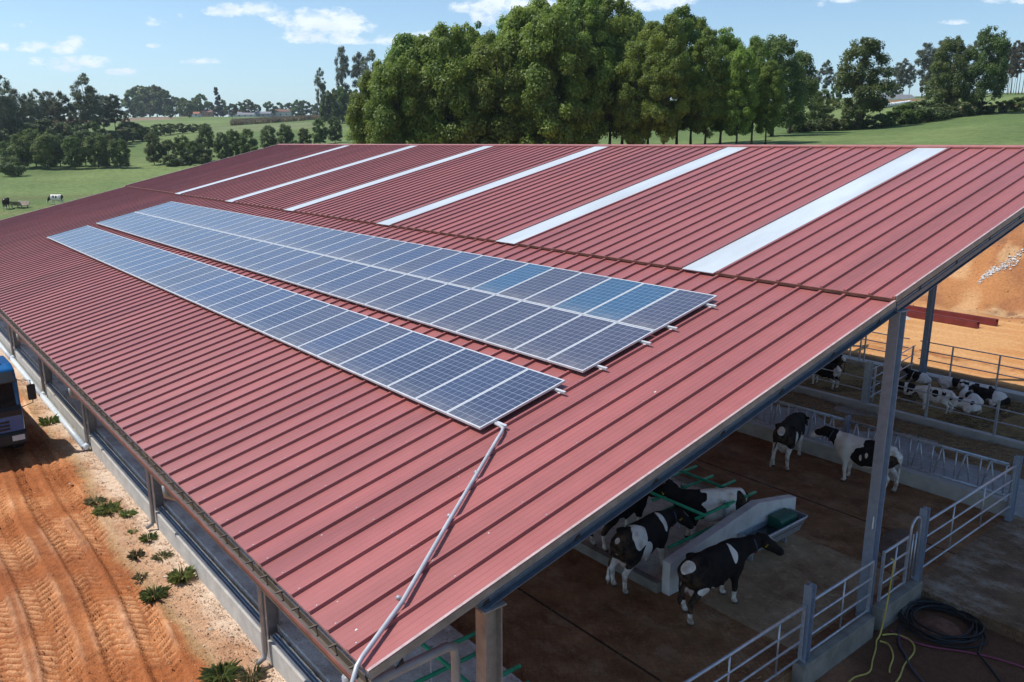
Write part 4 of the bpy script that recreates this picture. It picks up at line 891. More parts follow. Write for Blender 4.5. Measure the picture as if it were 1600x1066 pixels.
def cow_prims(head=(1.30, 0, 1.34), muzzle=(1.72, 0, 1.06), legs=((0, 0), (0, 0), (0, 0), (0, 0)), calf=False, tail=None):
    """forward is +x; head = poll, muzzle = nose tip. legs: x shift of hoof for FL FR HL HR (dx, dy)"""
    P = []; O = (1, 1, 1); bw = .80 if not calf else .66; lg = 1.0
    P += [((.50, 0, 1.02), (-.05, 0, .98), .37, .40, (1, bw, 1), .05), ((-.05, 0, .95), (-.50, 0, .99), .41, .37, (1, bw*.96, 1), .10),
          ((-.55, 0, 1.10), (-.84, 0, 1.12), .29, .19, (1, .92, 1), .10), ((.45, 0, 1.24), (-.75, 0, 1.30), .14, .12, (1, 1.0, 1), .08),
          ((.62, 0, .82), (.70, 0, 1.0), .20, .17, (1, .8, 1), .12)]
    for s in (1, -1):
        P += [((-.46, .20*s, 1.29), (-.52, .26*s, 1.28), .065, .055, O, .045), ((-.88, .09*s, 1.20), (-.92, .10*s, 1.17), .065, .05, O, .06), ((.46, .20*s, 1.12), (.50, .21*s, .86), .15, .14, (1, .6, 1), .10)]
    hd = np.array(head); mz = np.array(muzzle); f = (mz-hd)/np.linalg.norm(mz-hd)
    nb = np.array([.66, hd[1]*.05, 1.12]); nm = nb*.45+hd*.55+np.array([0, 0, .02])
    P += [(tuple(nb), tuple(nm), .28, .19, (1, .70, 1), .12), (tuple(nm), tuple(hd), .175, .135, (1, .75, 1), .08)]
    e1 = hd+f*.20; P += [(tuple(hd), tuple(e1), .138, .122, O, .05), (tuple(e1), tuple(mz-f*.07), .115, .088, O, .05), (tuple(mz-f*.07), tuple(mz-f*.02), .092, .086, O, .03)]
    upv = np.array([0, 0, 1.0]); sd = np.cross(f, upv); sd /= np.linalg.norm(sd); un = np.cross(sd, f)
    P += [(tuple(hd+f*.14-un*.07), tuple(mz-f*.16-un*.05), .075, .05, O, .04)]
    for s in (1, -1):
        P += [(tuple(hd+sd*.10*s+un*.03-f*.02), tuple(hd+sd*.22*s+un*.0-f*.05), .045, .05, (1, 1, .7), .025), (tuple(hd+sd*.20*s-f*.05), tuple(hd+sd*.27*s-un*.035-f*.06), .045, .02, O, .02), (tuple(hd+sd*.085*s+f*.15+un*.05), tuple(hd+sd*.088*s+f*.17+un*.05), .032, .03, O, .015)]
    for (s, (dx, dy)) in zip((1, -1), legs[:2]):
        y = .19*s; P += [((.50, y, .86), (.46, y, .70), .13, .10, (1, .8, 1), .08), ((.46, y, .70), (.49+dx*.5, y+dy*.5, .42), .09, .062, O, .05), ((.49+dx*.5, y+dy*.5, .42), (.47+dx, y+dy, .13), .060, .043, O, .03), ((.47+dx, y+dy, .13), (.53+dx, y+dy, .045), .052, .060, O, .03)]
    for (s, (dx, dy)) in zip((1, -1), legs[2:]):
        y = .19*s; P += [((-.66, y*.9, 1.02), (-.50, y*1.15, .78), .21, .15, (1, .62, 1), .09), ((-.52, y*1.1, .80), (-.80+dx*.6, y+dy*.6, .50), .13, .070, (1, .8, 1), .06), ((-.80+dx*.6, y+dy*.6, .50), (-.75+dx, y+dy, .14), .062, .045, O, .03), ((-.75+dx, y+dy, .14), (-.69+dx, y+dy, .045), .054, .060, O, .03)]
    if not calf:
        P += [((-.42, 0, .62), (-.52, 0, .60), .19, .17, (1, .85, .85), .07)]+[((-.42+a, .07*b, .52), (-.42+a, .07*b, .44), .022, .018, O, .02) for a in (-.07, .06) for b in (1, -1)]
    tl = tail or [(-.92, 0, 1.24), (-1.00, .0, 1.05), (-1.0, .02, .75), (-.98, .03, .55), (-.97, .03, .36)]
    rr = [.038, .030, .024, .026, .048]
    for a in range(4): P.append((tl[a], tl[a+1], rr[a], rr[a+1], O, .03))
    P.append((tl[4], (tl[4][0], tl[4][1], tl[4][2]-.12), .045, .02, O, .03))
    return P, hd, mz, f, sd, un
def lying_prims(turn=.3, head_up=.52, flip=1):
    """a calf lying with folded legs; forward is +x"""
    O = (1, 1, 1); P = [((.28, 0, .27), (-.25, 0, .25), .21, .23, (1, .95, 1.02), .06), ((-.25, 0, .26), (-.48, 0, .24), .22, .17, (1, .95, 1), .08), ((.2, 0, .42), (-.4, 0, .42), .07, .07, O, .07)]
    hd = np.array([.52+.06*math.cos(turn), .28*math.sin(turn)*flip, head_up]); f = np.array([math.cos(turn*1.6), math.sin(turn*1.6)*flip, -.38]); f /= np.linalg.norm(f); mz = hd+f*.25
    P += [((.32, 0, .34), tuple(hd), .16, .09, (1, .8, 1), .07), (tuple(hd), tuple(hd+f*.11), .088, .076, O, .04), (tuple(hd+f*.11), tuple(mz-f*.04), .070, .050, O, .04)]
    sd = np.cross(f, [0, 0, 1.]); sd /= np.linalg.norm(sd); un = np.cross(sd, f)
    for s in (1, -1):
        P += [(tuple(hd+sd*.07*s), tuple(hd+sd*.16*s-f*.04), .032, .036, O, .02), (tuple(hd+sd*.14*s-f*.03), tuple(hd+sd*.19*s-f*.05-un*.03), .03, .014, O, .02)]
        P += [((.26, .15*s, .20), (.44, .17*s, .09), .085, .05, O, .05), ((.44, .17*s, .08), (.26, .20*s, .045), .045, .035, O, .03), ((.26, .20*s, .045), (.20, .20*s, .04), .04, .035, O, .02)]
        P += [((-.40, .17*s, .20), (-.16, .25*s, .15), .15, .09, (1, .75, 1), .06), ((-.16, .25*s, .12), (-.34, .29*s, .05), .06, .04, O, .03), ((-.34, .29*s, .05), (-.16, .30*s, .045), .04, .035, O, .02)]
    P += [((-.62, 0, .33), (-.70, .06, .15), .03, .022, O, .04), ((-.70, .06, .15), (-.62, .16, .06), .022, .03, O, .03)]
    return P, hd, mz, f, sd, un
def make_cow(label, loc, heading, spots, base=-1, pose=None, scale=1.0, calf=False, lying=None, white_leg=.50, seed=0, tagc=True, collar=None, group=None, name='cow', h=.024, blaze=True):
    P, hd, mz, f, sd, un = lying_prims(**lying) if lying is not None else cow_prims(calf=calf, **(pose or {}))
    V, F = sdf_mesh(P, h)
    nz = SinNoise(seed+77, 5.0, 14)(V)*.16+SinNoise(seed+99, 14, 14)(V)*.06
    pat = np.full(len(V), .8*base)
    for (c, r, val) in spots:
        d = 1-np.linalg.norm((V-np.array(c))/np.array(r), axis=1)+nz
        pat = np.maximum(pat, np.clip(d*2, -1, 1)) if val > 0 else np.minimum(pat, -np.clip(d*2, -1, 1))
    if lying is None:
        legw = (white_leg-V[:, 2]+nz*.35)*5*(1 if True else 0); inleg = V[:, 2] < white_leg+.2
        pat = np.where(inleg, np.maximum(pat, np.clip(legw, -1, 1)), pat)
    if blaze:
        q = V-hd; al = q@f; d = 1-np.sqrt(((al-.10)/.14)**2+((q@sd)/.035)**2+((q@un-.11)/.07)**2)+nz*.5; pat = np.where(al > -.05, np.maximum(pat, np.clip(d*2, -1, 1)), pat)
    bare = np.clip(1.5-np.linalg.norm(V-(mz-f*.02), axis=1)/(.06 if lying is None else .04), 0, 1)*.8
    if lying is None and not calf:
        bare = np.maximum(bare, np.clip(1.6-np.linalg.norm((V-np.array([-.46, 0, .56]))/np.array([.26, .2, .2]), axis=1), 0, 1)*.7)
    hoof = np.clip((.085-V[:, 2])*40, 0, 1) if lying is None else np.zeros(len(V))
    me = np_mesh('body', V, F, M_hide, True, {'pat': pat, 'bare': bare, 'hoof': hoof, 'dirt': np.clip((.62-V[:, 2])*.9, .06, .42)+np.clip((-.55-V[:, 0])*1.2, 0, .4) if lying is None else np.clip((.3-V[:, 2])*3, .1, .8)})
    t = thing(name, label, 'cow' if not calf and lying is None else 'calf', loc, heading, group); t.scale = (scale,)*3
    link('body', me, t)
    small = lying is not None
    k = .62 if small else 1.0
    ey = MB()
    for s in (1, -1): ey.tube([tuple(hd+(sd*.105*s+f*.165+un*.050)*k), tuple(hd+(sd*.120*s+f*.165+un*.050)*k)], [.020*k, .010*k], 8)
    eo = part('eyes', ey, mat('cow_eye', (.01, .008, .006), rough=.15), t, world=False, smooth=True)
    if tagc:
        for s in (1, -1):
            c = hd+(sd*.225*s-f*.05-un*.02)*k; tg = MB()
            u_ = f*.03*k; v_ = un*.04*k; w_ = sd*.004*s
            g = c+f*.045*k
            vs = [tuple(g+a*u_*.0+sd*a*.028*k+b*v_+e*f*.003) for e in (-1, 1) for a, b in ((-1, -1), (1, -1), (1, 1), (-1, 1))]
            tg.add(vs, [(3,2,1,0),(4,5,6,7),(0,1,5,4),(1,2,6,5),(2,3,7,6),(3,0,4,7)]); part('ear_tag', tg, mat('yellow_tag', (.70, .52, .03), rough=.5, var=.05), t, world=False)
    if collar:
        nb = np.array([.66, hd[1]*.05, 1.12]); c = nb*.35+hd*.65+np.array([0, 0, .015]); ax = (hd-nb)/np.linalg.norm(hd-nb); s1 = np.cross(ax, [0, 0, 1.]); s1 /= np.linalg.norm(s1); s2 = np.cross(s1, ax)
        ring = [tuple(c+s1*math.cos(a)*.150+s2*math.sin(a)*.178) for a in [6.2832*i/24 for i in range(25)]]
        part('collar', MB().tube(ring, .016, 8, caps=False), mat('cow_collar', (.06, .08, .13), rough=.6), t, world=False, smooth=True)
        b = np.array(c)-s2*.20; cb = MB(); cb.box(b[0]-.03, b[0]+.03, b[1]-.025, b[1]+.025, b[2]-.05, b[2]+.03); part('collar_box', cb, mat('red_plastic', (.30, .05, .03), rough=.5), t, world=False, bevel=.01)
    return t
Wt, Bk = 1, -1
# nearest cow, almost all black
make_cow('nearly all black cow with white feet standing at the end of the slanted wall', (-2.24, 9.27, 0), R_(87), [((-.86, -.05, 1.24), (.17, .12, .16), Wt), ((.34, -.1, 1.22), (.09, .3, .24), Wt), ((-.45, -.05, .58), (.34, .25, .17), Wt), ((-.62, -.30, .74), (.13, .12, .07), Wt), ((.20, -.2, .60), (.06, .2, .10), Wt)],
         pose=dict(head=(1.22, -.30, 1.33), muzzle=(1.56, -.52, 1.02), legs=((.10, 0), (.02, 0), (.14, .02), (-.14, 0)), tail=[(-.92, 0, 1.24), (-1.0, .02, 1.1), (-1.0, .03, .85), (-.97, .04, .66), (-.96, .04, .52)]), white_leg=.34, seed=1, collar=True)
make_cow('black cow with white flank patches stepping into the middle stall', (-4.02, 9.02, .0), R_(96), [((-.40, -.22, 1.22), (.22, .36, .22), Wt), ((-.18, -.36, .80), (.13, .25, .27), Wt), ((.52, -.1, 1.2), (.08, .3, .22), Wt), ((-.92, -.02, 1.12), (.10, .10, .26), Wt), ((-.40, 0, .58), (.4, .3, .16), Wt)],
         pose=dict(head=(1.22, -.16, 1.20), muzzle=(1.46, -.36, .88), legs=((.05, 0), (.14, 0), (.0, 0), (-.10, -.02)), tail=[(-.92, 0, 1.24), (-1.02, .04, 1.02), (-1.06, .08, .75), (-1.06, .1, .55), (-1.06, .1, .38)]), white_leg=.66, seed=2, collar=True)
make_cow('black cow with a pale shoulder bar, half hidden behind the spotted cow', (-5.35, 9.75, .17), R_(92), [((-.2, 0, 1.25), (.12, .4, .30), Wt), ((.4, 0, 1.25), (.07, .3, .2), Wt), ((-.4, 0, .6), (.4, .3, .2), Wt)],
         pose=dict(head=(1.26, -.22, 1.30), muzzle=(1.60, -.42, 1.02)), white_leg=.5, seed=3, h=.028)
make_cow('white bodied cow with a black head behind the green dividers', (-3.98, 11.42, .17), R_(-124), [((.62, 0, 1.1), (.50, .6, .7), Bk), ((1.3, 0, 1.3), (.7, .6, .6), Bk), ((-.72, .2, 1.1), (.16, .35, .3), Bk), ((-1.0, 0, .9), (.2, .3, .6), Bk)], base=1,
         pose=dict(head=(1.14, -.22, 1.36), muzzle=(1.44, -.42, 1.14)), white_leg=.5, seed=4, h=.028, blaze=False, scale=.94)
make_cow('black cow with white legs seen from the rear at the feed fence', (-5.80, 17.72, 0), R_(106), [((-.86, 0, 1.27), (.2, .10, .12), Wt), ((-.28, -.32, .72), (.10, .2, .40), Wt), ((-.40, 0, .62), (.42, .30, .20), Wt), ((-.85, 0, .62), (.24, .3, .26), Wt), ((.25, -.3, .7), (.06, .2, .25), Wt)],
         pose=dict(head=(1.16, -.04, 1.12), muzzle=(1.38, -.10, .80), legs=((.0, 0), (.10, 0), (.06, .04), (-.08, -.04)), tail=[(-.92, 0, 1.26), (-1.04, .06, 1.05), (-1.07, .12, .72), (-1.05, .17, .45), (-1.05, .2, .25)]), white_leg=.74, seed=5)
make_cow('white cow with black saddle patches facing left by the feed fence', (-3.42, 17.80, 0), R_(180), [((-.12, .3, 1.00), (.34, .35, .33), Bk), ((.05, .32, .84), (.26, .25, .24), Bk), ((-.30, .1, 1.3), (.40, .30, .22), Bk), ((-.85, .2, 1.0), (.14, .25, .22), Bk), ((1.05, 0, 1.30), (.24, .4, .36), Bk), ((1.36, .1, 1.30), (.17, .25, .14), Bk), ((-.18, .40, 1.08), (.06, .1, .16), Wt), ((-.02, .42, .92), (.06, .12, .16), Wt)], base=1,
         pose=dict(head=(1.22, .06, 1.34), muzzle=(1.60, .14, 1.12), legs=((-.02, 0), (.06, 0), (.05, 0), (-.1, 0))), white_leg=.45, seed=6, tagc=False, collar=True)
# calves
ZB = .13
make_cow('spotted white calf standing alone in the straw of the pen', (-4.95, 25.72, ZB), R_(186), [((.3, 0, 1.25), (.14, .4, .16), Bk), ((-.05, .25, 1.16), (.16, .2, .20), Bk), ((-.5, .2, 1.2), (.14, .2, .15), Bk), ((-.85, .1, 1.0), (.1, .2, .12), Bk), ((1.25, .1, 1.2), (.22, .2, .25), Bk)], base=1,
         pose=dict(head=(1.12, .05, 1.12), muzzle=(1.38, .08, .76), legs=((0, 0), (.08, 0), (.04, 0), (-.08, 0))), scale=.64, calf=True, white_leg=.4, seed=7, name='calf', tagc=False, h=.028)
make_cow('black calf with white hind legs grazing at the left end of the pen', (-9.15, 25.45, ZB), R_(176), [((-.9, 0, 1.1), (.22, .3, .35), Wt)], base=-1, pose=dict(head=(1.15, .05, .92), muzzle=(1.38, .08, .52)), scale=.72, calf=True, white_leg=.62, seed=8, name='calf', tagc=False, h=.03)
make_cow('black calf standing behind the grazing calf near the roof edge', (-9.9, 27.0, ZB), R_(200), [((-.9, 0, 1.2), (.2, .2, .2), Wt)], base=-1, pose=dict(head=(1.2, .05, 1.3), muzzle=(1.5, .08, 1.02)), scale=.70, calf=True, white_leg=.3, seed=9, name='calf', tagc=False, h=.03)
def lie(label, x, y, deg, spots, base, seed, turn, flip=1, scale=.92):
    make_cow(label, (x, y, ZB-.02), R_(deg), spots, base, scale=scale, lying=dict(turn=turn, flip=flip, head_up=.50+.04*math.sin(seed)), seed=seed, name='calf', tagc=False, blaze=base < 0, h=.02)
lie('lying calf with black head and white rump beside the far column', -7.05, 29.0, 168, [((.45, 0, .4), (.30, .4, .4), Bk), ((-.05, 0, .35), (.17, .4, .3), Bk)], 1, 21, .5)
lie('mostly black calf lying just right of the tall steel column', -6.75, 27.1, 196, [((-.15, 0, .30), (.10, .4, .4), Wt), ((.1, .2, .1), (.5, .2, .12), Wt)], -1, 22, -.5)
lie('white calf with a black band lying along the far kerb', -5.72, 29.2, 0, [((.1, 0, .38), (.16, .4, .3), Bk), ((.62, .1, .5), (.22, .22, .22), Bk)], 1, 23, -.9)
lie('dark headed calf lying at the right end of the far kerb', -4.75, 29.1, 190, [((.55, 0, .45), (.26, .3, .3), Bk), ((.1, 0, .35), (.10, .4, .35), Bk), ((-.5, 0, .3), (.16, .3, .2), Bk)], 1, 24, .9)
lie('large black calf with a white rump in the right hand group', -4.05, 28.35, 172, [((-.35, 0, .42), (.26, .4, .26), Wt), ((-.1, .2, .1), (.2, .3, .14), Wt)], -1, 25, .6, scale=1.08)
lie('white calf with black ears curled in front of the large black calf', -4.55, 27.75, 150, [((.55, 0, .5), (.12, .22, .16), Bk), ((-.05, 0, .42), (.12, .3, .16), Bk)], 1, 26, -1.0)
lie('almost white calf lying closest to the alley rail, right of the standing calf', -4.35, 26.75, 178, [((.1, 0, .45), (.10, .22, .14), Bk), ((.7, 0, .45), (.12, .2, .14), Bk), ((-.35, .1, .42), (.08, .14, .1), Bk)], 1, 27, .4)
# out in the meadow
p = (-121.5, 19.2); make_cow('white cow with small black patches grazing in the meadow beyond the roof', (*p, gz(*p)), R_(228), [((.2, .2, 1.1), (.13, .4, .2), Bk), ((-.15, .3, 1.1), (.15, .3, .18), Bk), ((-.9, 0, 1.0), (.15, .3, .5), Bk), ((.95, 0, .9), (.4, .4, .6), Bk)], base=1, pose=dict(head=(1.2, 0, .66), muzzle=(1.36, 0, .22)), seed=10, h=.04, tagc=False)
p = (-120.5, 13.0); make_cow('dark cow seen from behind at the left edge beside the wooden feeder', (*p, gz(*p)), R_(160), [((-.6, 0, 1.3), (.3, .1, .1), Wt)], base=-1, seed=11, h=.04, tagc=False, white_leg=.35)
x, y = -120.9, 14.6; z = gz(x, y)
t = thing('hay_feeder', 'low wooden hay feeder beside the dark cow at the left edge', 'hay feeder', (x, y, z), .4)
part('trough', MB().prism([(-.5, .35), (.5, .35), (.75, .9), (.68, .9), (.45, .42), (-.45, .42), (-.68, .9), (-.75, .9)], 'x', -1.3, 1.3), mat('weathered_wood', (.30, .25, .19), rough=.9, var=.3, vscale=9, stretch=(.2, 1, 1)), t, world=False)
for a in (-1.1, 1.1):
    for b in (-.4, .4): part('leg', MB().box(a-.05, a+.05, b-.05, b+.05, -.1, .36), MATS['weathered_wood'], t, world=False)

# ------------------------------------------------------------------ blue truck
def build_truck():
    X, Y, Z = -23.85, -1.42, -.45
    t = thing('truck', 'blue cab lorry parked on the orange dirt beside the barn', 'truck', (X, Y, Z), R_(2))
    M_b = mat('blue_truck_paint', (.006, .115, .33), rough=.22, var=.10, vscale=1.5, spec=.5, coat=.5); M_gl = mat('truck_glass', (.008, .010, .012), rough=.05, var=.05, spec=.6)
    M_pl = mat('black_plastic', (.018, .018, .02), rough=.5, var=.15); M_lamp = mat('lamp_lens', (.62, .64, .66), rough=.15, var=.1); M_ty = mat('tyre_rubber', (.018, .017, .016), rough=.85, var=.3); M_rim = mat('wheel_rim', (.35, .35, .36), rough=.45, metal=.6)
    # cab in side profile: x forward
    prof = [(-.95, .62), (1.10, .62), (1.20, .75), (1.22, 1.55), (1.10, 1.72), (.92, 2.62), (.80, 2.86), (.45, 2.98), (-.75, 3.00), (-.95, 2.90)]
    part('cab', MB().prism([(x, z) for x, z in prof], 'y', -1.2, 1.2), M_b, t, world=False, bevel=.06)
    w = MB().prism([(1.135, 1.70), (1.16, 1.71), (.975, 2.52), (.95, 2.51)], 'y', -1.06, 1.06); part('windscreen', w, M_gl, t, world=False)
    part('dash_panel', MB().prism([(1.10, 1.40), (1.235, 1.40), (1.245, 1.58), (1.14, 1.715), (1.08, 1.70)], 'y', -1.15, 1.15), M_pl, t, world=False)
    vs = MB().prism([(.80, 2.60), (1.18, 2.50), (1.185, 2.53), (.82, 2.80)], 'y', -1.12, 1.12); part('sun_visor', vs, mat('dark_visor', (.02, .022, .025), rough=.3), t, world=False)
    for y in (-.62, .62): part('wiper', MB().tube([(1.19, y, 1.70), (1.165, y+.42, 1.86)], .012, 6), M_pl, t, world=False)
    g = MB()
    for k in range(3): g.box(1.215, 1.24, -.78, .78, .95+.12*k, 1.01+.12*k)
    part('grille', g, M_pl, t, world=False)
    part('bumper', MB().prism([(.75, .38), (1.22, .38), (1.32, .46), (1.32, .80), (1.225, .88), (.75, .88)], 'y', -1.22, 1.22), M_pl, t, world=False, bevel=.03)
    for y in (-.96, .96): part('headlight', MB().box(1.325, 1.345, y-.18, y+.18, .58, .76), M_lamp, t, world=False, bevel=.008)
    part('number_plate', MB().box(1.325, 1.333, -.26, .26, .46, .56), mat('plate_white', (.7, .7, .7), rough=.5), t, world=False)
    for s in (-1, 1):
        y = 1.205*s
        d = MB().box(-.30, .86, min(y, y+.018*s), max(y, y+.018*s), .80, 2.52); dr = part('door', d, M_b, t, world=False, bevel=.008)
        part('door_window', MB().prism([(-.18, 1.66), (.80, 1.66), (.70, 2.36), (-.18, 2.40)], 'y', min(y+.019*s, y+.026*s), max(y+.019*s, y+.026*s)), M_gl, dr, world=False)
        part('door_handle', MB().box(-.2, -.02, min(y+.02*s, y+.05*s), max(y+.02*s, y+.05*s), 1.46, 1.51), M_pl, dr, world=False)
        m = MB(); m.box(1.05, 1.17, min(y+.22*s, y+.46*s), max(y+.22*s, y+.46*s), 1.80, 2.32); mo = part('mirror', m, M_pl, t, world=False, bevel=.03)
        part('mirror_arm', MB().tube([(.95, y, 2.50), (1.10, y+.34*s, 2.46), (1.11, y+.34*s, 1.70), (1.02, y, 1.58)], .016, 8), M_pl, mo, world=False, smooth=True)
        for x in (.25, -3.3, -4.6):
            wh = MB().tube([(x, y-.30*s, .5), (x, y-.27*s, .5), (x, y-.03*s, .5), (x, y, .5)], [.46, .5, .5, .46], 28); wo = part('wheel', wh, M_ty, t, world=False, smooth=False)
            part('rim', MB().tube([(x, y+.001*s, .5), (x, y+.02*s, .5)], [.28, .20], 20), M_rim, wo, world=False)
    rb = MB()
    for k in range(7): rb.box(-.7+.18*k, -.62+.18*k, -.9, .9, 2.99, 3.015)
    part('roof_ribs', rb, M_b, t, world=False)
    part('chassis', MB().box(-6.1, .9, -.42, .42, .62, .90), M_pl, t, world=False)
    part('tipper_body', MB().prism([(-1.10, .95), (1.10, .95), (1.22, 2.0), (1.13, 2.0), (1.05, 1.03), (-1.05, 1.03), (-1.13, 2.0), (-1.22, 2.0)], 'x', -6.2, -1.15), mat('tipper_grey', (.22, .21, .20), rough=.6, var=.3), t, world=False)
    part('headboard', MB().box(-1.149, -1.10, -1.2, 1.2, .95, 2.35), MATS['tipper_grey'], t, world=False)
build_truck()

# ------------------------------------------------------------------ vegetation
def leaf_mat(name, c, trans=.35, var=.35):
    m = bpy.data.materials.new(name); m.use_nodes = True; nt = m.node_tree; N = nt.nodes.new; L = nt.links.new; nt.nodes.clear()
    out = N('ShaderNodeOutputMaterial'); d = N('ShaderNodeBsdfPrincipled'); d.inputs['Roughness'].default_value = .5; d.inputs['Specular IOR Level'].default_value = .35; t = N('ShaderNodeBsdfTranslucent'); mx = N('ShaderNodeMixShader'); mx.inputs[0].default_value = trans
    a = N('ShaderNodeAttribute'); a.attribute_name = 'tone'; oi = N('ShaderNodeObjectInfo')
    c1 = N('ShaderNodeMix'); c1.data_type = 'RGBA'; L(a.outputs['Fac'], c1.inputs[0]); c1.inputs[6].default_value = (c[0]*(1-var), c[1]*(1-var*.9), c[2]*(1-var*.6), 1); c1.inputs[7].default_value = (c[0]*(1+var*1.25), c[1]*(1+var), c[2]*(1+var*.3), 1)
    hs = N('ShaderNodeHueSaturation'); L(c1.outputs[2], hs.inputs['Color']); r = N('ShaderNodeMapRange'); L(oi.outputs['Random'], r.inputs[0]); r.inputs[3].default_value = .78; r.inputs[4].default_value = 1.18; L(r.outputs[0], hs.inputs['Value'])
    r2 = N('ShaderNodeMath'); r2.operation = 'FRACT'; q = N('ShaderNodeMath'); q.operation = 'MULTIPLY'; q.inputs[1].default_value = 7.3; L(oi.outputs['Random'], q.inputs[0]); L(q.outputs[0], r2.inputs[0])
    r3 = N('ShaderNodeMapRange'); L(r2.outputs[0], r3.inputs[0]); r3.inputs[3].default_value = .478; r3.inputs[4].default_value = .515; L(r3.outputs[0], hs.inputs['Hue'])
    L(hs.outputs[0], d.inputs['Base Color']); L(hs.outputs[0], t.inputs['Color']); L(d.outputs[0], mx.inputs[1]); L(t.outputs[0], mx.inputs[2]); L(mx.outputs[0], out.inputs[0]); return m
M_bark = mat('bark', (.085, .068, .052), rough=.95, var=.35, vscale=3, stretch=(6, 6, 1), bump=.6)
M_bark2 = mat('pale_bark', (.24, .20, .165), rough=.9, var=.3, vscale=3, stretch=(6, 6, 1))
M_maple = leaf_mat('maple_leaf', (.205, .290, .058), .47); M_oak = leaf_mat('oak_leaf', (.125, .185, .052), .44); M_euc = leaf_mat('eucalyptus_leaf', (.135, .160, .095), .4); M_pine = leaf_mat('pine_needles', (.105, .135, .070), .3); M_bush = leaf_mat('bush_leaf', (.125, .165, .060), .42); M_rust = leaf_mat('rusty_eucalyptus', (.125, .108, .055), .25); M_bl = leaf_mat('blue_green_conifer', (.050, .075, .052), .2)
def crown_mesh(name, seed, clumps, n, size, m, elong=1.0, droop=0.0, loose=.09):
    """clumps: array of (x, y, z, r). n leaf-sized faces spread through the clumps' outer parts"""
    r = np.random.default_rng(seed); C = np.asarray(clumps, float); w = C[:, 3]**2.2; w /= w.sum()
    ci = r.choice(len(C), n, p=w); d = r.normal(size=(n, 3)); d /= np.linalg.norm(d, axis=1)[:, None]
    rad = C[ci, 3]*(1-.55*r.random(n)**1.6); P = C[ci, :3]+d*rad[:, None]*np.array([1, 1, .82])
    # twig cores so that leaves gather in sprays
    P += r.normal(size=(n, 3))*loose*C[ci, 3][:, None]
    nrm = d*.75+r.normal(size=(n, 3))*.42+np.array([0, 0, .55]); nrm /= np.linalg.norm(nrm, axis=1)[:, None]
    a = np.cross(nrm, r.normal(size=(n, 3))); a /= np.linalg.norm(a, axis=1)[:, None]; b = np.cross(nrm, a)
    if droop: a = a*(1-droop)+np.array([0, 0, -1.0])*droop
    s = size*r.uniform(.55, 1.25, n)[:, None]; a = a*s*elong; b = b*s*.62
    V = np.stack([P-a, P-b*.9-a*.1+nrm*s*.12, P+a, P+b*.9-a*.1+nrm*s*.12], 1).reshape(-1, 3)
    ct = r.random(len(C)); tone = np.clip(ct[ci]*.6+r.random(n)*.4, 0, 1)
    return np_mesh(name, V, np.arange(4*n).reshape(-1, 4), m, False, {'tone': np.repeat(tone, 4)})
def limb_mesh(name, seed, h, r0, tips, m, lean=.03, branch_from=.2):
    """tapered trunk plus limbs that reach the given tips"""
    r = random.Random(seed); mb = MB(); pts = []; rr = []; x = y = 0
    k = 9
    for i in range(k+1):
        t = i/k; x += r.gauss(0, lean)*h/k; y += r.gauss(0, lean)*h/k; pts.append((x, y, -.35+t*(h+.35))); rr.append(r0*(1.0-.86*t)+(.35*r0 if i == 0 else 0))
    mb.tube(pts, rr, 8)
    for tp in tips:
        tz = max(branch_from*h, min(tp[2]-.35*math.hypot(tp[0], tp[1])-.2, h*.96)); i = min(k-1, max(0, int((tz+.35)/(h+.35)*k))); f = (tz+.35)/(h+.35)*k-i
        s = Vector(pts[i]).lerp(Vector(pts[i+1]), max(0, min(1, f))); e = Vector(tp[:3]); mid = s.lerp(e, .5)+Vector((r.gauss(0, .12), r.gauss(0, .12), -.10*(e-s).length)); ra = rr[i]*.42
        mb.tube([s, mid, e], [ra, ra*.6, ra*.18], 5)
    return mb.mesh(name, m, True)
def make_tree(kind, seed, H, CR, base, nclump, nleaf, size, lm, bm=None, shape='ovoid', rc=(.7, 1.3), r0=None, **kw):
    r = np.random.default_rng(seed); cl = []
    while len(cl) < nclump:
        t = r.random(); z = base+(H-base)*t
        prof = {'ovoid': math.sin(math.pi*min(1, (.10+.86*t)))**.62, 'round': math.sqrt(max(.02, 1-(2*t-1)**2)), 'cone': max(.12, 1-t)*.95+.05, 'top': math.sqrt(max(.02, 1-(2*t-1)**2)), 'broad': math.sin(math.pi*min(1, .22+.74*t))**.55}[shape]
        R = CR*prof; a = r.random()*6.283; q = R*math.sqrt(r.random()*.72+.28*r.random()); rr = r.uniform(*rc)*(.75+.5*prof)*.5*(CR/2.6)**.5
        if q+rr*.6 > R: q = max(0, R-rr*.6)
        cl.append((q*math.cos(a), q*math.sin(a), z-rr*.4 if t > .9 else z, rr))
    tips = [c for c in cl if r.random() < min(1, 26/nclump)]
    return limb_mesh('trunk', seed, H*.93, r0 or H*.014, tips, bm or M_bark, branch_from=max(.12, base/H*.9)), crown_mesh('crown', seed, cl, nleaf, size, lm, **kw)
def plant_tree(kind, meshes, pos, rz, sc, label, group, cat='tree', names=('trunk', 'crown')):
    t = thing(kind, label, cat, pos, rz, group); t.scale = sc if isinstance(sc, tuple) else (sc,)*3
    for nm, me in zip(names, meshes): link(nm, me, t)
    return t
MAPLE = [make_tree('maple', 100+i, 16, 3.9, 2.2, 130, 40000, .155, M_maple, shape='ovoid', rc=(.8, 1.5), r0=.21) for i in range(5)]
OAK = [make_tree('oak', 120+i, 12.5, 4.3, 2.0, 105, 21000, .18, M_oak, shape='broad', loose=.16, rc=(.6, 1.5), r0=.24) for i in range(3)]
SMALL = [make_tree('small', 140+i, 8.5, 2.9, .9, 80, 8500, .20, M_bush if i < 2 else M_oak, shape='broad', loose=.18, rc=(.55, 1.4), r0=.12) for i in range(4)]
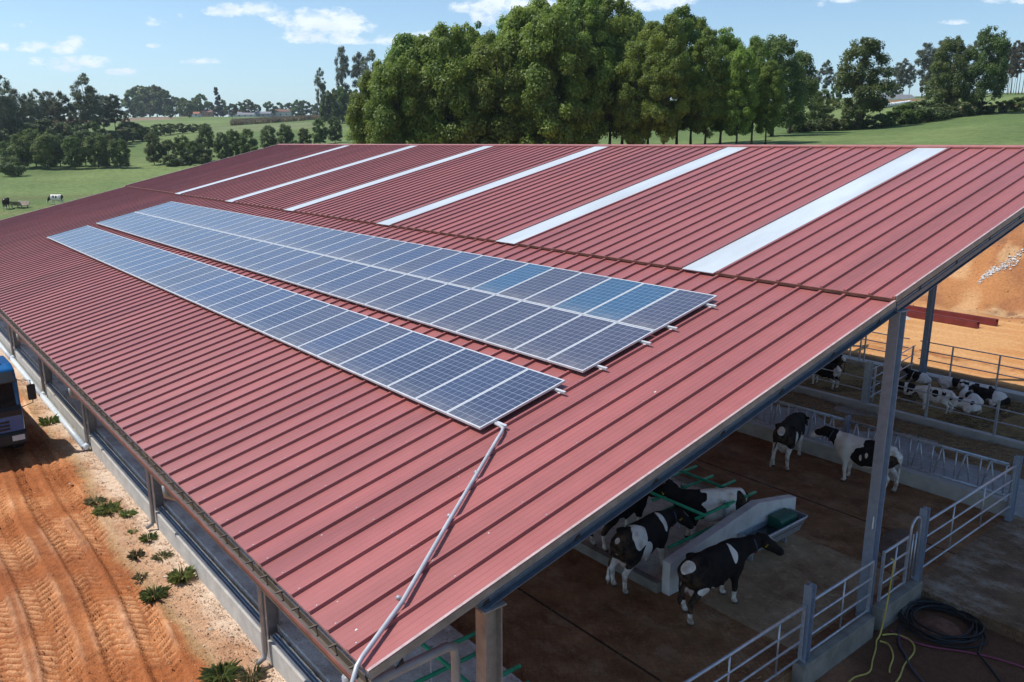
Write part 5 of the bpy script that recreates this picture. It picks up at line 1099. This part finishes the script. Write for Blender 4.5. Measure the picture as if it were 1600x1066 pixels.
EUC = [make_tree('euc', 160+i, 22, 3.6, 6.5, 85, 9500, .25, M_euc, M_bark2, shape='top', loose=.28, rc=(.45, 1.5), r0=.24, elong=1.2, droop=.3) for i in range(3)]
PINE = [make_tree('pine', 170+i, 18, 3.2, 7.5, 70, 8000, .24, M_pine, shape='round', loose=.22, rc=(.5, 1.3), r0=.2) for i in range(2)]
FOREST = [make_tree('forest', 180+i, 21, 2.0, 9.0, 40, 4200, .28, M_rust, M_bark2, shape='ovoid', loose=.3, rc=(.6, 1.3), r0=.17, droop=.25) for i in range(3)]
FAR = [make_tree('far', 190+i, 10, 4.2, 1.0, 40, 3200, .48, M_bush if i % 2 else M_oak, shape='round', rc=(.8, 1.5), r0=.2) for i in range(4)]
CONE = [make_tree('cone', 198, 13, 3.2, .8, 36, 3600, .36, M_bl, shape='cone', rc=(.7, 1.2), r0=.2)]
BUSH = [make_tree('bush', 210+i, 2.6, 2.0, .2, 26, 4200, .14, M_bush if i != 1 else M_oak, shape='round', rc=(.6, 1.1), r0=.06) for i in range(3)]
SP = lambda px, d: d*(px-800)/1261.4*.971
def spread(kind, mset, H0, rows, labels, group, cat='tree', seed=1, names=('trunk', 'crown'), wid=1.0, sink=0.0):
    """rows: (l, d, height[, mesh index, width factor])"""
    rr = random.Random(seed); out = []
    for i, row in enumerate(rows):
        l, d, h = row[:3]; mi = row[3] if len(row) > 3 and row[3] is not None else rr.randrange(len(mset)); wf = (row[4] if len(row) > 4 else 1.0)*wid
        x, y, z = at(d, l); s = h/H0
        out.append(plant_tree(kind, mset[mi % len(mset)], (x, y, z-sink), rr.uniform(0, 6.28), (s*wf, s*wf, s), labels[i] if isinstance(labels, list) else labels(i, len(rows)), group, cat, names))
    return out
def from_left(what): return lambda i, n: f'{nth(i+1)} {what} from the left'
# the tall grove behind the ridge (left to right; distances from the viewpoint)
HT = lambda px, d, ytop: CAM[2]+d*(223-ytop)/1337-at(d, SP(px, d))[2]      # height that reaches the seen crown top
G0 = [(574, 90, 150), (592, 84, 112), (606, 92, 98), (622, 81, 92), (640, 90, 66), (662, 83, 64), (684, 93, 60), (706, 82, 48), (728, 90, 46), (750, 95, 46), (772, 82, 64), (796, 91, 32), (818, 84, 26), (838, 94, 14),
     (860, 81, 18), (884, 90, 5), (908, 84, 4), (932, 93, 2), (952, 86, 8), (972, 95, 14), (990, 82, 66), (1012, 90, 46), (1036, 80, 34), (1058, 87, 22), (1080, 93, 38), (1102, 81, 54), (1126, 88, 52), (1150, 80, 78), (1174, 84, 66), (1196, 81, 104)]
G = [(px, d, HT(px, d, yt)+.3) for px, d, yt in G0]
spread('maple_tree', MAPLE, 16, [(SP(px, d), d, h, None, .80) for px, d, h in G], from_left('tree of the tall green grove behind the roof ridge'), 'trees of the tall grove', seed=3)
spread('oak_tree', OAK, 12.5, [(SP(px, d), d, HT(px, d, yt), mi, wf) for px, d, yt, mi, wf in [(1205, 104, 60, 0, .9), (1232, 112, 80, 1, .9), (1338, 121, 63, 2, .95), (1278, 124, 140, 1, 1.0), (1470, 133, 62, 0, .78), (1527, 131, 48, 1, .78), (1628, 128, 88, 2, .9)]],
       ['dark oak rising just right of the tall grove', 'dark oak at the right end of the tall grove, behind its neighbour', 'lone round oak standing in the hedge between grove and right hand trees', 'small low oak in the hedge left of the lone round oak', 'left one of the two tall oaks near the right edge', 'right one of the two tall oaks near the right edge', 'bright leafy tree cut by the right edge of the photo'], 'oaks along the hedge', seed=8)
# hedge below them
hb = [(1236, 116, 2.6), (1254, 117, 2.8), (1272, 118, 2.6), (1290, 119, 2.9), (1310, 120, 2.7), (1328, 121, 3.4), (1352, 122, 3.0), (1374, 123, 3.0), (1396, 124, 3.4), (1414, 125, 4.6), (1434, 126, 4.8), (1452, 127, 4.0), (1472, 129, 3.0), (1492, 130, 3.6), (1510, 131, 2.8), (1530, 132, 3.0), (1550, 133, 2.8), (1570, 134, 3.0), (1590, 135, 3.6), (1612, 136, 3.4)]
spread('hedge_bush', BUSH, 2.6, [(SP(px, d), d, h*.68, None, 1.25) for px, d, h in hb], from_left('bush of the dark hedge along the right hand field'), 'bushes of the hedge', 'bush', seed=9, sink=.2)
# eucalyptus wood on the right
fw = []; rr = random.Random(12)
for i in range(34): fw.append((1546+i*3.2+rr.uniform(-3, 3), 268+rr.uniform(-22, 22), 78+rr.uniform(-12, 14)))
fw.sort(); spread('eucalyptus_tree', FOREST, 21, [(SP(px, d), d, HT(px, d, h)) for px, d, h in fw], from_left('slim tree of the rusty wood at the right edge'), 'trees of the rusty wood', seed=13)
ew = [(1268, 300, 10), (1282, 290, 13), (1296, 300, 9), (1392, 300, 12), (1402, 290, 13), (1412, 305, 11), (1432, 270, 17), (1446, 275, 15), (1456, 280, 18), (1486, 268, 15), (1504, 262, 16), (1542, 262, 15.0)]
spread('eucalyptus_tree', EUC, 22, [(SP(px, d), d, h, None, 1.1) for px, d, h in ew], from_left('airy eucalyptus behind the right hand oaks'), 'airy eucalyptus trees behind the oaks', seed=14)
sb = [(1262, 240, 6), (1300, 245, 5), (1385, 262, 5.5), (1440, 245, 7), (1456, 250, 6), (1474, 246, 7), (1500, 244, 5), (1395, 290, 5)]
spread('shrub', FAR, 10, [(SP(px, d), d, h, None, .8) for px, d, h in sb], from_left('low dark shrub at the foot of the distant eucalyptus'), 'shrubs behind the oaks', 'shrub', seed=15)
# left: round clump of trees in the meadow, then the line by the barn's far end
lc = [(8, 172, 6.5), (32, 162, 9.2), (52, 166, 9.8), (70, 160, 9.4), (90, 165, 8.6), (112, 160, 8.4), (130, 166, 9.4), (150, 161, 8.8), (168, 165, 8.4), (184, 160, 7.6)]
spread('meadow_tree', SMALL, 8.5, [(SP(px, d+10), d+10, h*.80, None, 1.0) for px, d, h in lc], from_left('tree of the round clump in the left meadow'), 'trees of the left meadow clump', seed=16)
ll = [(238, 176, 8.6, 0, .8), (262, 178, 6.2, 1, 1.1), (284, 180, 7.4, 2, 1.0), (302, 178, 6.4, 3, 1.1), (322, 182, 9.6, 0, .85), (346, 180, 8.0, 1, .8), (366, 184, 8.2, 2, 1.0), (388, 182, 7.9, 3, .95), (420, 188, 7.6, 0, 1.0), (446, 186, 7.6, 1, 1.0), (476, 190, 5.6, 2, 1.1), (500, 192, 7.6, 3, .95), (524, 194, 7.6, 0, .9)]
spread('meadow_tree', SMALL, 8.5, [(SP(r[0], r[1]), r[1], r[2]*.78, *r[3:]) for r in ll], from_left('tree in the row beyond the far roof end'), 'trees of the row beyond the roof', seed=17)
spread('hedge_bush', BUSH, 2.6, [(SP(px, d), d, h) for px, d, h in [(14, 158, 3.6), (262, 172, 2.4), (282, 174, 3.2), (316, 175, 2.2), (400, 180, 2.4), (462, 184, 2.2), (585, 118, 3.4), (572, 150, 3.2)]], from_left('low bush under the meadow trees'), 'bushes under the meadow trees', 'bush', seed=18, sink=.1)
le = [(14, 205, 22.0, 0, .9), (30, 215, 19.0, 1), (48, 220, 17.0, 2), (4, 235, 20, 1, 1.2), (66, 225, 18.5, 0), (84, 230, 18.0, 1), (104, 228, 17.5, 2, 1.1), (-18, 210, 21, 2), (140, 232, 22.5, 0, 1.05), (152, 240, 18, 1)]
spread('eucalyptus_tree', EUC, 22, [(SP(r[0], r[1]), r[1], r[2]*.88, *r[3:]) for r in sorted(le)], from_left('tall ragged eucalyptus at the upper left'), 'ragged eucalyptus trees at the upper left', seed=19)
lp = [(20, 236, 13), (56, 238, 15), (92, 240, 15), (118, 245, 11), (128, 250, 14), (166, 246, 14), (182, 250, 16), (198, 262, 10)]
spread('pine_tree', PINE, 18, [(SP(px, d), d, h*.88, None, 1.15) for px, d, h in lp], from_left('dark pine of the wood at the upper left'), 'dark pines at the upper left', seed=20)
lw = [(-10, 200, 9), (22, 205, 10), (44, 208, 9), (74, 212, 10), (100, 214, 9), (124, 226, 8), (148, 226, 8), (170, 232, 7), (190, 240, 8), (208, 250, 9), (222, 255, 7), (236, 262, 6), (252, 285, 6.5), (268, 292, 6), (286, 298, 5.5), (304, 300, 5), (322, 305, 5), (205, 300, 8)]
spread('wood_tree', FAR, 10, [(SP(px, d), d, h*(.9 if px < 160 else .62), None, 1.0 if px < 160 else 1.9) for px, d, h in lw], from_left('bushy tree along the foot of the upper left wood'), 'bushy trees of the upper left wood', seed=21)
# the hill village
hv = [(170, 560, 16, 1), (216, 640, 21, 0), (226, 650, 24, 3), (238, 640, 22, 0), (250, 650, 24, 1), (262, 640, 20, 0), (278, 640, 15, 1), (292, 610, 13, 2), (240, 600, 9, 1), (300, 560, 11, 3), (312, 600, 12, 2), (318, 660, 17, 0), (330, 670, 12, 1), (378, 640, 11, 0), (392, 640, 13, 3), (404, 660, 10, 1), (424, 660, 12, 2), (468, 640, 13, 0), (478, 650, 13, 1), (492, 660, 10, 2), (500, 640, 11, 3), (366, 560, 9, 1), (270, 540, 8, 2), (352, 700, 14, 0), (440, 690, 12, 3), (456, 690, 12, 1)]
spread('hill_tree', FAR, 10, [(SP(r[0], r[1]), *r[1:]) for r in sorted(hv)], from_left('distant bluish tree on the village hill'), 'distant trees on the village hill', seed=22)
spread('conifer', CONE, 13, [(SP(344, 590), 590, 21), (SP(205, 600), 600, 17), (SP(348, 602), 602, 16)], ['pointed dark conifer standing in the middle of the hill village', 'slim conifer left of the dark hilltop wood', 'shorter conifer touching the pointed one in the hill village'], None, seed=23)
gl2 = [(516, 330, 14.5, 0), (527, 335, 15.5, 1), (537, 332, 16, 2), (548, 338, 15, 3), (560, 334, 14.5, 0), (572, 336, 14, 1), (584, 338, 14, 2), (510, 345, 9, 3)]
spread('wood_tree', FAR, 10, [(SP(r[0], r[1]), r[1], r[2]*.85, r[3], .72) for r in gl2], from_left('tree of the blue green copse left of the grove'), 'trees of the copse left of the grove', seed=24)
spread('eucalyptus_tree', EUC, 22, [(SP(505, 350), 350, 22, 0, .7), (SP(540, 345), 345, 30, 1, .6), (SP(566, 345), 345, 27, 2, .9), (SP(584, 340), 340, 28, 0, .9)], ['slim eucalyptus standing alone left of the copse', 'tallest slim eucalyptus rising out of the copse', 'eucalyptus with a ragged top touching the grove', 'eucalyptus half hidden by the left end of the grove'], None, seed=25)
# village houses on the hill
def house(px, d, w, dp, h, wall, roof, label, rot=0.0, dz=0.0):
    x, y, z = at(d, SP(px, d)); z += dz
    t = thing('village_house', label, 'house', (x, y, z-.5), math.atan2(RT[1], RT[0])+rot)
    part('wall', MB().prism([(-dp/2, 0), (dp/2, 0), (dp/2, h), (0, h+dp*.26), (-dp/2, h)], 'x', -w/2, w/2), mat('house_'+wall, {'white': (.66, .63, .58), 'cream': (.55, .45, .34), 'rose': (.42, .24, .19), 'grey': (.30, .30, .30)}[wall], rough=.85, var=.1), t, world=False)
    rm = mat('roof_'+roof, {'red': (.36, .13, .075), 'brown': (.20, .10, .07), 'grey': (.22, .23, .25)}[roof], rough=.8, var=.25, vscale=2)
    r = MB()
    for s in (-1, 1):
        e = .35; r.prism([(s*(dp/2+e), h-e*.52+.02), (0, h+dp*.26+.02), (0, h+dp*.26+.22), (s*(dp/2+e), h-e*.52+.22)], 'x', -w/2-.3, w/2+.3)
    part('roof', r, rm, t, world=False)
    for k in range(max(2, int(w/3.5))):
        u = -w/2+w*(k+.5)/max(2, int(w/3.5)); f = part('window', MB().box(u-.5, u+.5, -dp/2-.04, -dp/2-.002, h*.45, h*.45+1.2), mat('window_frame', (.5, .5, .48), rough=.6), t, world=False)
        part('pane', MB().box(u-.4, u+.4, -dp/2-.06, -dp/2-.041, h*.45+.1, h*.45+1.1), mat('window_pane', (.02, .025, .03), rough=.1), f, world=False)
for a in [(296, 640, 16, 9, 5, 'rose', 'red', 'rose walled house left of the dark round tree'), (328, 655, 14, 9, 6, 'rose', 'brown', 'brown roofed house between the dark trees of the village'), (372, 620, 15, 9, 4, 'white', 'grey', 'small white house right of the pointed conifer'), (379, 680, 20, 10, 7, 'cream', 'red', 'cream house with the brightest red roof in the village'),
          (398, 660, 16, 8, 5, 'rose', 'red', 'low red roofed house in the middle of the village row'), (416, 640, 18, 9, 5, 'grey', 'grey', 'grey house with a dark roof right of the village middle'), (443, 665, 22, 11, 8, 'white', 'brown', 'tall white house with a brown gable at the right of the village'), (388, 600, 20, 8, 3, 'white', 'grey', 'long low shed in front of the village'), (308, 590, 12, 8, 4, 'white', 'red', 'white cottage at the left end of the village'), (120, 270, 12, 6, 3, 'white', 'grey', 'white shed glimpsed among the trees at the upper left'), (110, 420, 18, 9, 5, 'cream', 'red', 'cream house seen between the pine trunks at the upper left')]:
    house(a[0], a[1], a[2]*.62, a[3]*.62, a[4]*.62, *a[5:])
house(1388, 275, 12, 7, 1.6, 'grey', 'grey', 'long grey farm shed above the white bales', .1, -1.6)
# white wrapped bales in a row
def bale_mesh():
    import bmesh
    bm = bmesh.new(); bmesh.ops.create_cone(bm, cap_ends=True, segments=20, radius1=.52, radius2=.52, depth=.95); bmesh.ops.rotate(bm, verts=bm.verts, matrix=Matrix.Rotation(math.pi/2, 3, 'X'))
    bmesh.ops.bevel(bm, geom=[e for e in bm.edges if len(e.link_faces) == 2 and e.calc_face_angle() > 1], offset=.16, segments=3, affect='EDGES')
    me = bpy.data.meshes.new('hay_bale'); bm.to_mesh(me); bm.free(); me.polygons.foreach_set('use_smooth', [True]*len(me.polygons)); me.materials.append(mat('white_wrap', (.66, .68, .66), rough=.35, var=.15)); return me
bme = bale_mesh()
for i in range(18):
    d = 190; px = 1366+i*4.15+random.uniform(-.7, .7); x, y, z = at(d+i*.4, SP(px, d)); o = link('hay_bale', bme); o.location = (x, y, z+.47); o.rotation_euler = (0, 0, random.uniform(-.3, .3)); tag(o, f'{nth(i+1)} white wrapped bale from the left in the far row', 'hay bale', 'row of white wrapped bales')
# dark green container under the grove
x, y, z = at(72, SP(1112, 72))
t = thing('water_container', 'dark green box container standing under the right part of the grove', 'container', (x, y, z), math.atan2(RT[1], RT[0]))
Mg = mat('dark_green_box', (.012, .035, .030), rough=.5, var=.2)
part('box', MB().box(-1.25, 1.25, -1, 1, .1, 2.15), Mg, t, world=False, bevel=.03); part('lid', MB().box(-1.32, 1.32, -1.07, 1.07, 2.152, 2.25), Mg, t, world=False, bevel=.02)
for a in (-1, 0, 1): part('skid', MB().box(a-.08, a+.08, -1, 1, -.2, .098), M_bark, t, world=False)
# standing maize field on the hill
def strip_field(name, corners, h, n, m, seed, size):
    r = np.random.default_rng(seed); u = r.random(n); v = r.random(n)
    (l0, d0), (l1, d1), (l2, d2), (l3, d3) = corners
    l = (l0*(1-u)+l1*u)*(1-v)+(l3*(1-u)+l2*u)*v; d = (d0*(1-u)+d1*u)*(1-v)+(d3*(1-u)+d2*u)*v
    x = CAM[0]+FH[0]*d+RT[0]*l; y = CAM[1]+FH[1]*d+RT[1]*l; z = terrain(x, y); a = r.random(n)*6.28; hh = h*r.uniform(.7, 1.15, n); w = size*r.uniform(.6, 1.3, n)
    dx, dy = np.cos(a)*w, np.sin(a)*w; tx, ty = r.normal(size=n)*.25, r.normal(size=n)*.25
    V = np.stack([np.stack([x-dx, y-dy, z-.1], 1), np.stack([x+dx, y+dy, z-.1], 1), np.stack([x+dx*.6+tx, y+dy*.6+ty, z+hh], 1), np.stack([x-dx*.6+tx, y-dy*.6+ty, z+hh], 1)], 1).reshape(-1, 3)
    o = link(name, np_mesh(name, V, np.arange(4*n).reshape(-1, 4), m, False)); o['kind'] = 'stuff'
strip_field('maize_field', [(SP(362, 372), 372), (SP(520, 405), 405), (SP(518, 455), 455), (SP(366, 430), 430)], 1.5, 15000, mat('dry_maize', (.36, .27, .155), rough=.95, var=.4, vscale=.2, fine=.3, fscale=2), 61, .35)


# ------------------------------------------------------------------ stones, clods and weeds along the plinth
def scatter_stones(name, n, xr, yf, rmin, rmax, m, seed, zf=.25):
    r = np.random.default_rng(seed); x = r.uniform(*xr, n); y = yf(x, r, n); z = terrain(x, y)+.01
    R = rmin*(rmax/rmin)**(r.random(n)**2.4)
    base = np.array([(1,0,0),(-1,0,0),(0,1,0),(0,-1,0),(0,0,1),(0,0,-1)], float); fs = np.array([(0,2,4),(2,1,4),(1,3,4),(3,0,4),(2,0,5),(1,2,5),(3,1,5),(0,3,5)])
    a = r.uniform(0, 6.28, n); B = base[None]*r.uniform(.55, 1.25, (n, 6, 1))*np.array([1, .8, .6]); c, s = np.cos(a)[:, None], np.sin(a)[:, None]
    X = B[:, :, 0]*c-B[:, :, 1]*s+r.normal(size=(n, 6))*.12; Y = B[:, :, 0]*s+B[:, :, 1]*c+r.normal(size=(n, 6))*.12; Z = B[:, :, 2]
    V = np.stack([X*R[:, None]+x[:, None], Y*R[:, None]+y[:, None], Z*R[:, None]+z[:, None]+R[:, None]*zf], -1).reshape(-1, 3)
    F = (fs[None]+6*np.arange(n)[:, None, None]).reshape(-1, 3); o = link(name, np_mesh(name, V, F, m, False)); o['kind'] = 'stuff'
M_st = mat('pale_stone', (.60, .44, .31), rough=.9, col2=(.36, .20, .115), vscale=9, fine=.2)
scatter_stones('gravel', 16000, (-34, 0), lambda x, r, n: np.clip(1.48-np.abs(r.normal(size=n))*.55, -.6, 1.48), .007, .032, M_st, 71)
scatter_stones('rubble', 170, (-34, 0), lambda x, r, n: np.clip(1.42-np.abs(r.normal(size=n))*.5, -.5, 1.42), .022, .07, mat('cream_rubble', (.66, .54, .41), rough=.9, var=.3, vscale=7), 72)
scatter_stones('soil_clods', 4500, (-34, 0), lambda x, r, n: r.uniform(-6, .8, n), .006, .04, mat('orange_clod', (.54, .23, .09), rough=.95, var=.35, vscale=8), 73)
scatter_stones('bank_stones', 1800, (-16, 12), lambda x, r, n: r.uniform(43.6, 60, n), .02, .09, mat('bank_stone', (.52, .30, .15), rough=.95, var=.4, vscale=3), 74)
_r = np.random.default_rng(75)
scatter_stones('white_rubble', 300, (-12.8, -11.4), lambda x, r, n: 50.4+(x+12.1)*1.5+r.normal(size=n)*.35, .04, .15, mat('white_rubble', (.62, .60, .57), rough=.9, var=.3, vscale=3), 76)
M_weed = leaf_mat('weed_leaf', (.21, .27, .10), .4); M_weed2 = leaf_mat('grey_weed_leaf', (.25, .25, .14), .35)
def weed(x, y, R, H, n, m, seed, label):
    n = int(n*.6); r = np.random.default_rng(seed); a = r.uniform(0, 6.28, n); R *= .95; q = R*.45*np.sqrt(r.random(n)); L_ = H*r.uniform(.5, 1.25, n); out = R*r.uniform(.35, 1.0, n); w = r.uniform(.003, .008, n)*(R/.25)**.5*1.3; R *= .82; out *= .82
    d = np.stack([np.cos(a), np.sin(a), 0*a], 1); sd = np.stack([-np.sin(a), np.cos(a), 0*a], 1); b = d*q[:, None]
    p1 = b+d*(out*.45)[:, None]+np.array([0, 0, 1])*(L_*.8)[:, None]; p2 = b+d*out[:, None]+np.array([0, 0, 1])*(L_*r.uniform(.35, 1.1, n))[:, None]
    V = np.stack([b-sd*w[:, None]*.7, b+sd*w[:, None]*.7, p1+sd*w[:, None], p2, p1-sd*w[:, None]], 1).reshape(-1, 3)
    V[:, 2] = np.maximum(V[:, 2], -.02)
    me = bpy.data.meshes.new('weed'); me.from_pydata([tuple(v) for v in V], [], [tuple(range(5*i, 5*i+5)) for i in range(n)]); me.materials.append(m)
    at_ = me.attributes.new('tone', 'FLOAT', 'POINT'); at_.data.foreach_set('value', np.repeat(r.random(n), 5).astype(np.float32))
    o = link('weed', me); o.location = (x, y, gz(x, y)-.01); tag(o, label, 'weed', 'weeds on the gravel strip')
for w_ in [(-16.35, .72, .42, .22, 260, M_weed, 1, 'sprawling green weed on the gravel strip, left of the other upper weeds'), (-15.75, 1.12, .26, .15, 150, M_weed, 2, 'low green weed close to the plinth beside the sprawling one'), (-17.2, .62, .34, .14, 170, M_weed2, 12, 'dry yellowish weed just above the sprawling green weed'), (-13.85, 1.14, .26, .18, 150, M_weed, 3, 'round green weed by the plinth in the middle of the strip'), (-13.1, .62, .22, .18, 130, M_weed2, 4, 'pale weed on the dirt edge in the middle of the strip'),
           (-12.7, 1.12, .30, .12, 140, M_weed2, 5, 'flat grey green weed against the plinth'), (-11.3, 1.16, .34, .26, 260, M_weed, 6, 'largest spiky green weed standing by the plinth'), (-10.9, .42, .34, .22, 230, M_weed, 7, 'bushy weed at the edge of the orange dirt'), (-12.0, .42, .2, .14, 90, M_weed2, 13, 'small dry weed on the orange dirt edge'), (-7.15, .58, .42, .20, 260, M_weed, 8, 'green weed at the bottom edge of the photo'), (-6.7, 1.02, .30, .24, 150, M_weed2, 9, 'dry stemmed weed by the near downpipe foot'), (-25.6, .95, .40, .25, 190, M_weed, 10, 'weed beside the truck under its mirror'), (-14.6, .95, .16, .10, 70, M_weed, 14, 'tiny weed between the sprawling and the round weed')]:
    weed(*w_)

# ------------------------------------------------------------------ air
def build_haze():
    mb = MB().box(-3190, 2590, -890, 3190, -3, 160)
    m = bpy.data.materials.new('haze_air'); m.use_nodes = True; nt = m.node_tree; nt.nodes.clear()
    out = nt.nodes.new('ShaderNodeOutputMaterial'); v = nt.nodes.new('ShaderNodeVolumePrincipled')
    v.inputs['Color'].default_value = (.80, .90, 1.0, 1); v.inputs['Density'].default_value = .00016; v.inputs['Anisotropy'].default_value = .3
    nt.links.new(v.outputs[0], out.inputs['Volume'])
    struct('haze', mb, m, kind='stuff')
build_haze()
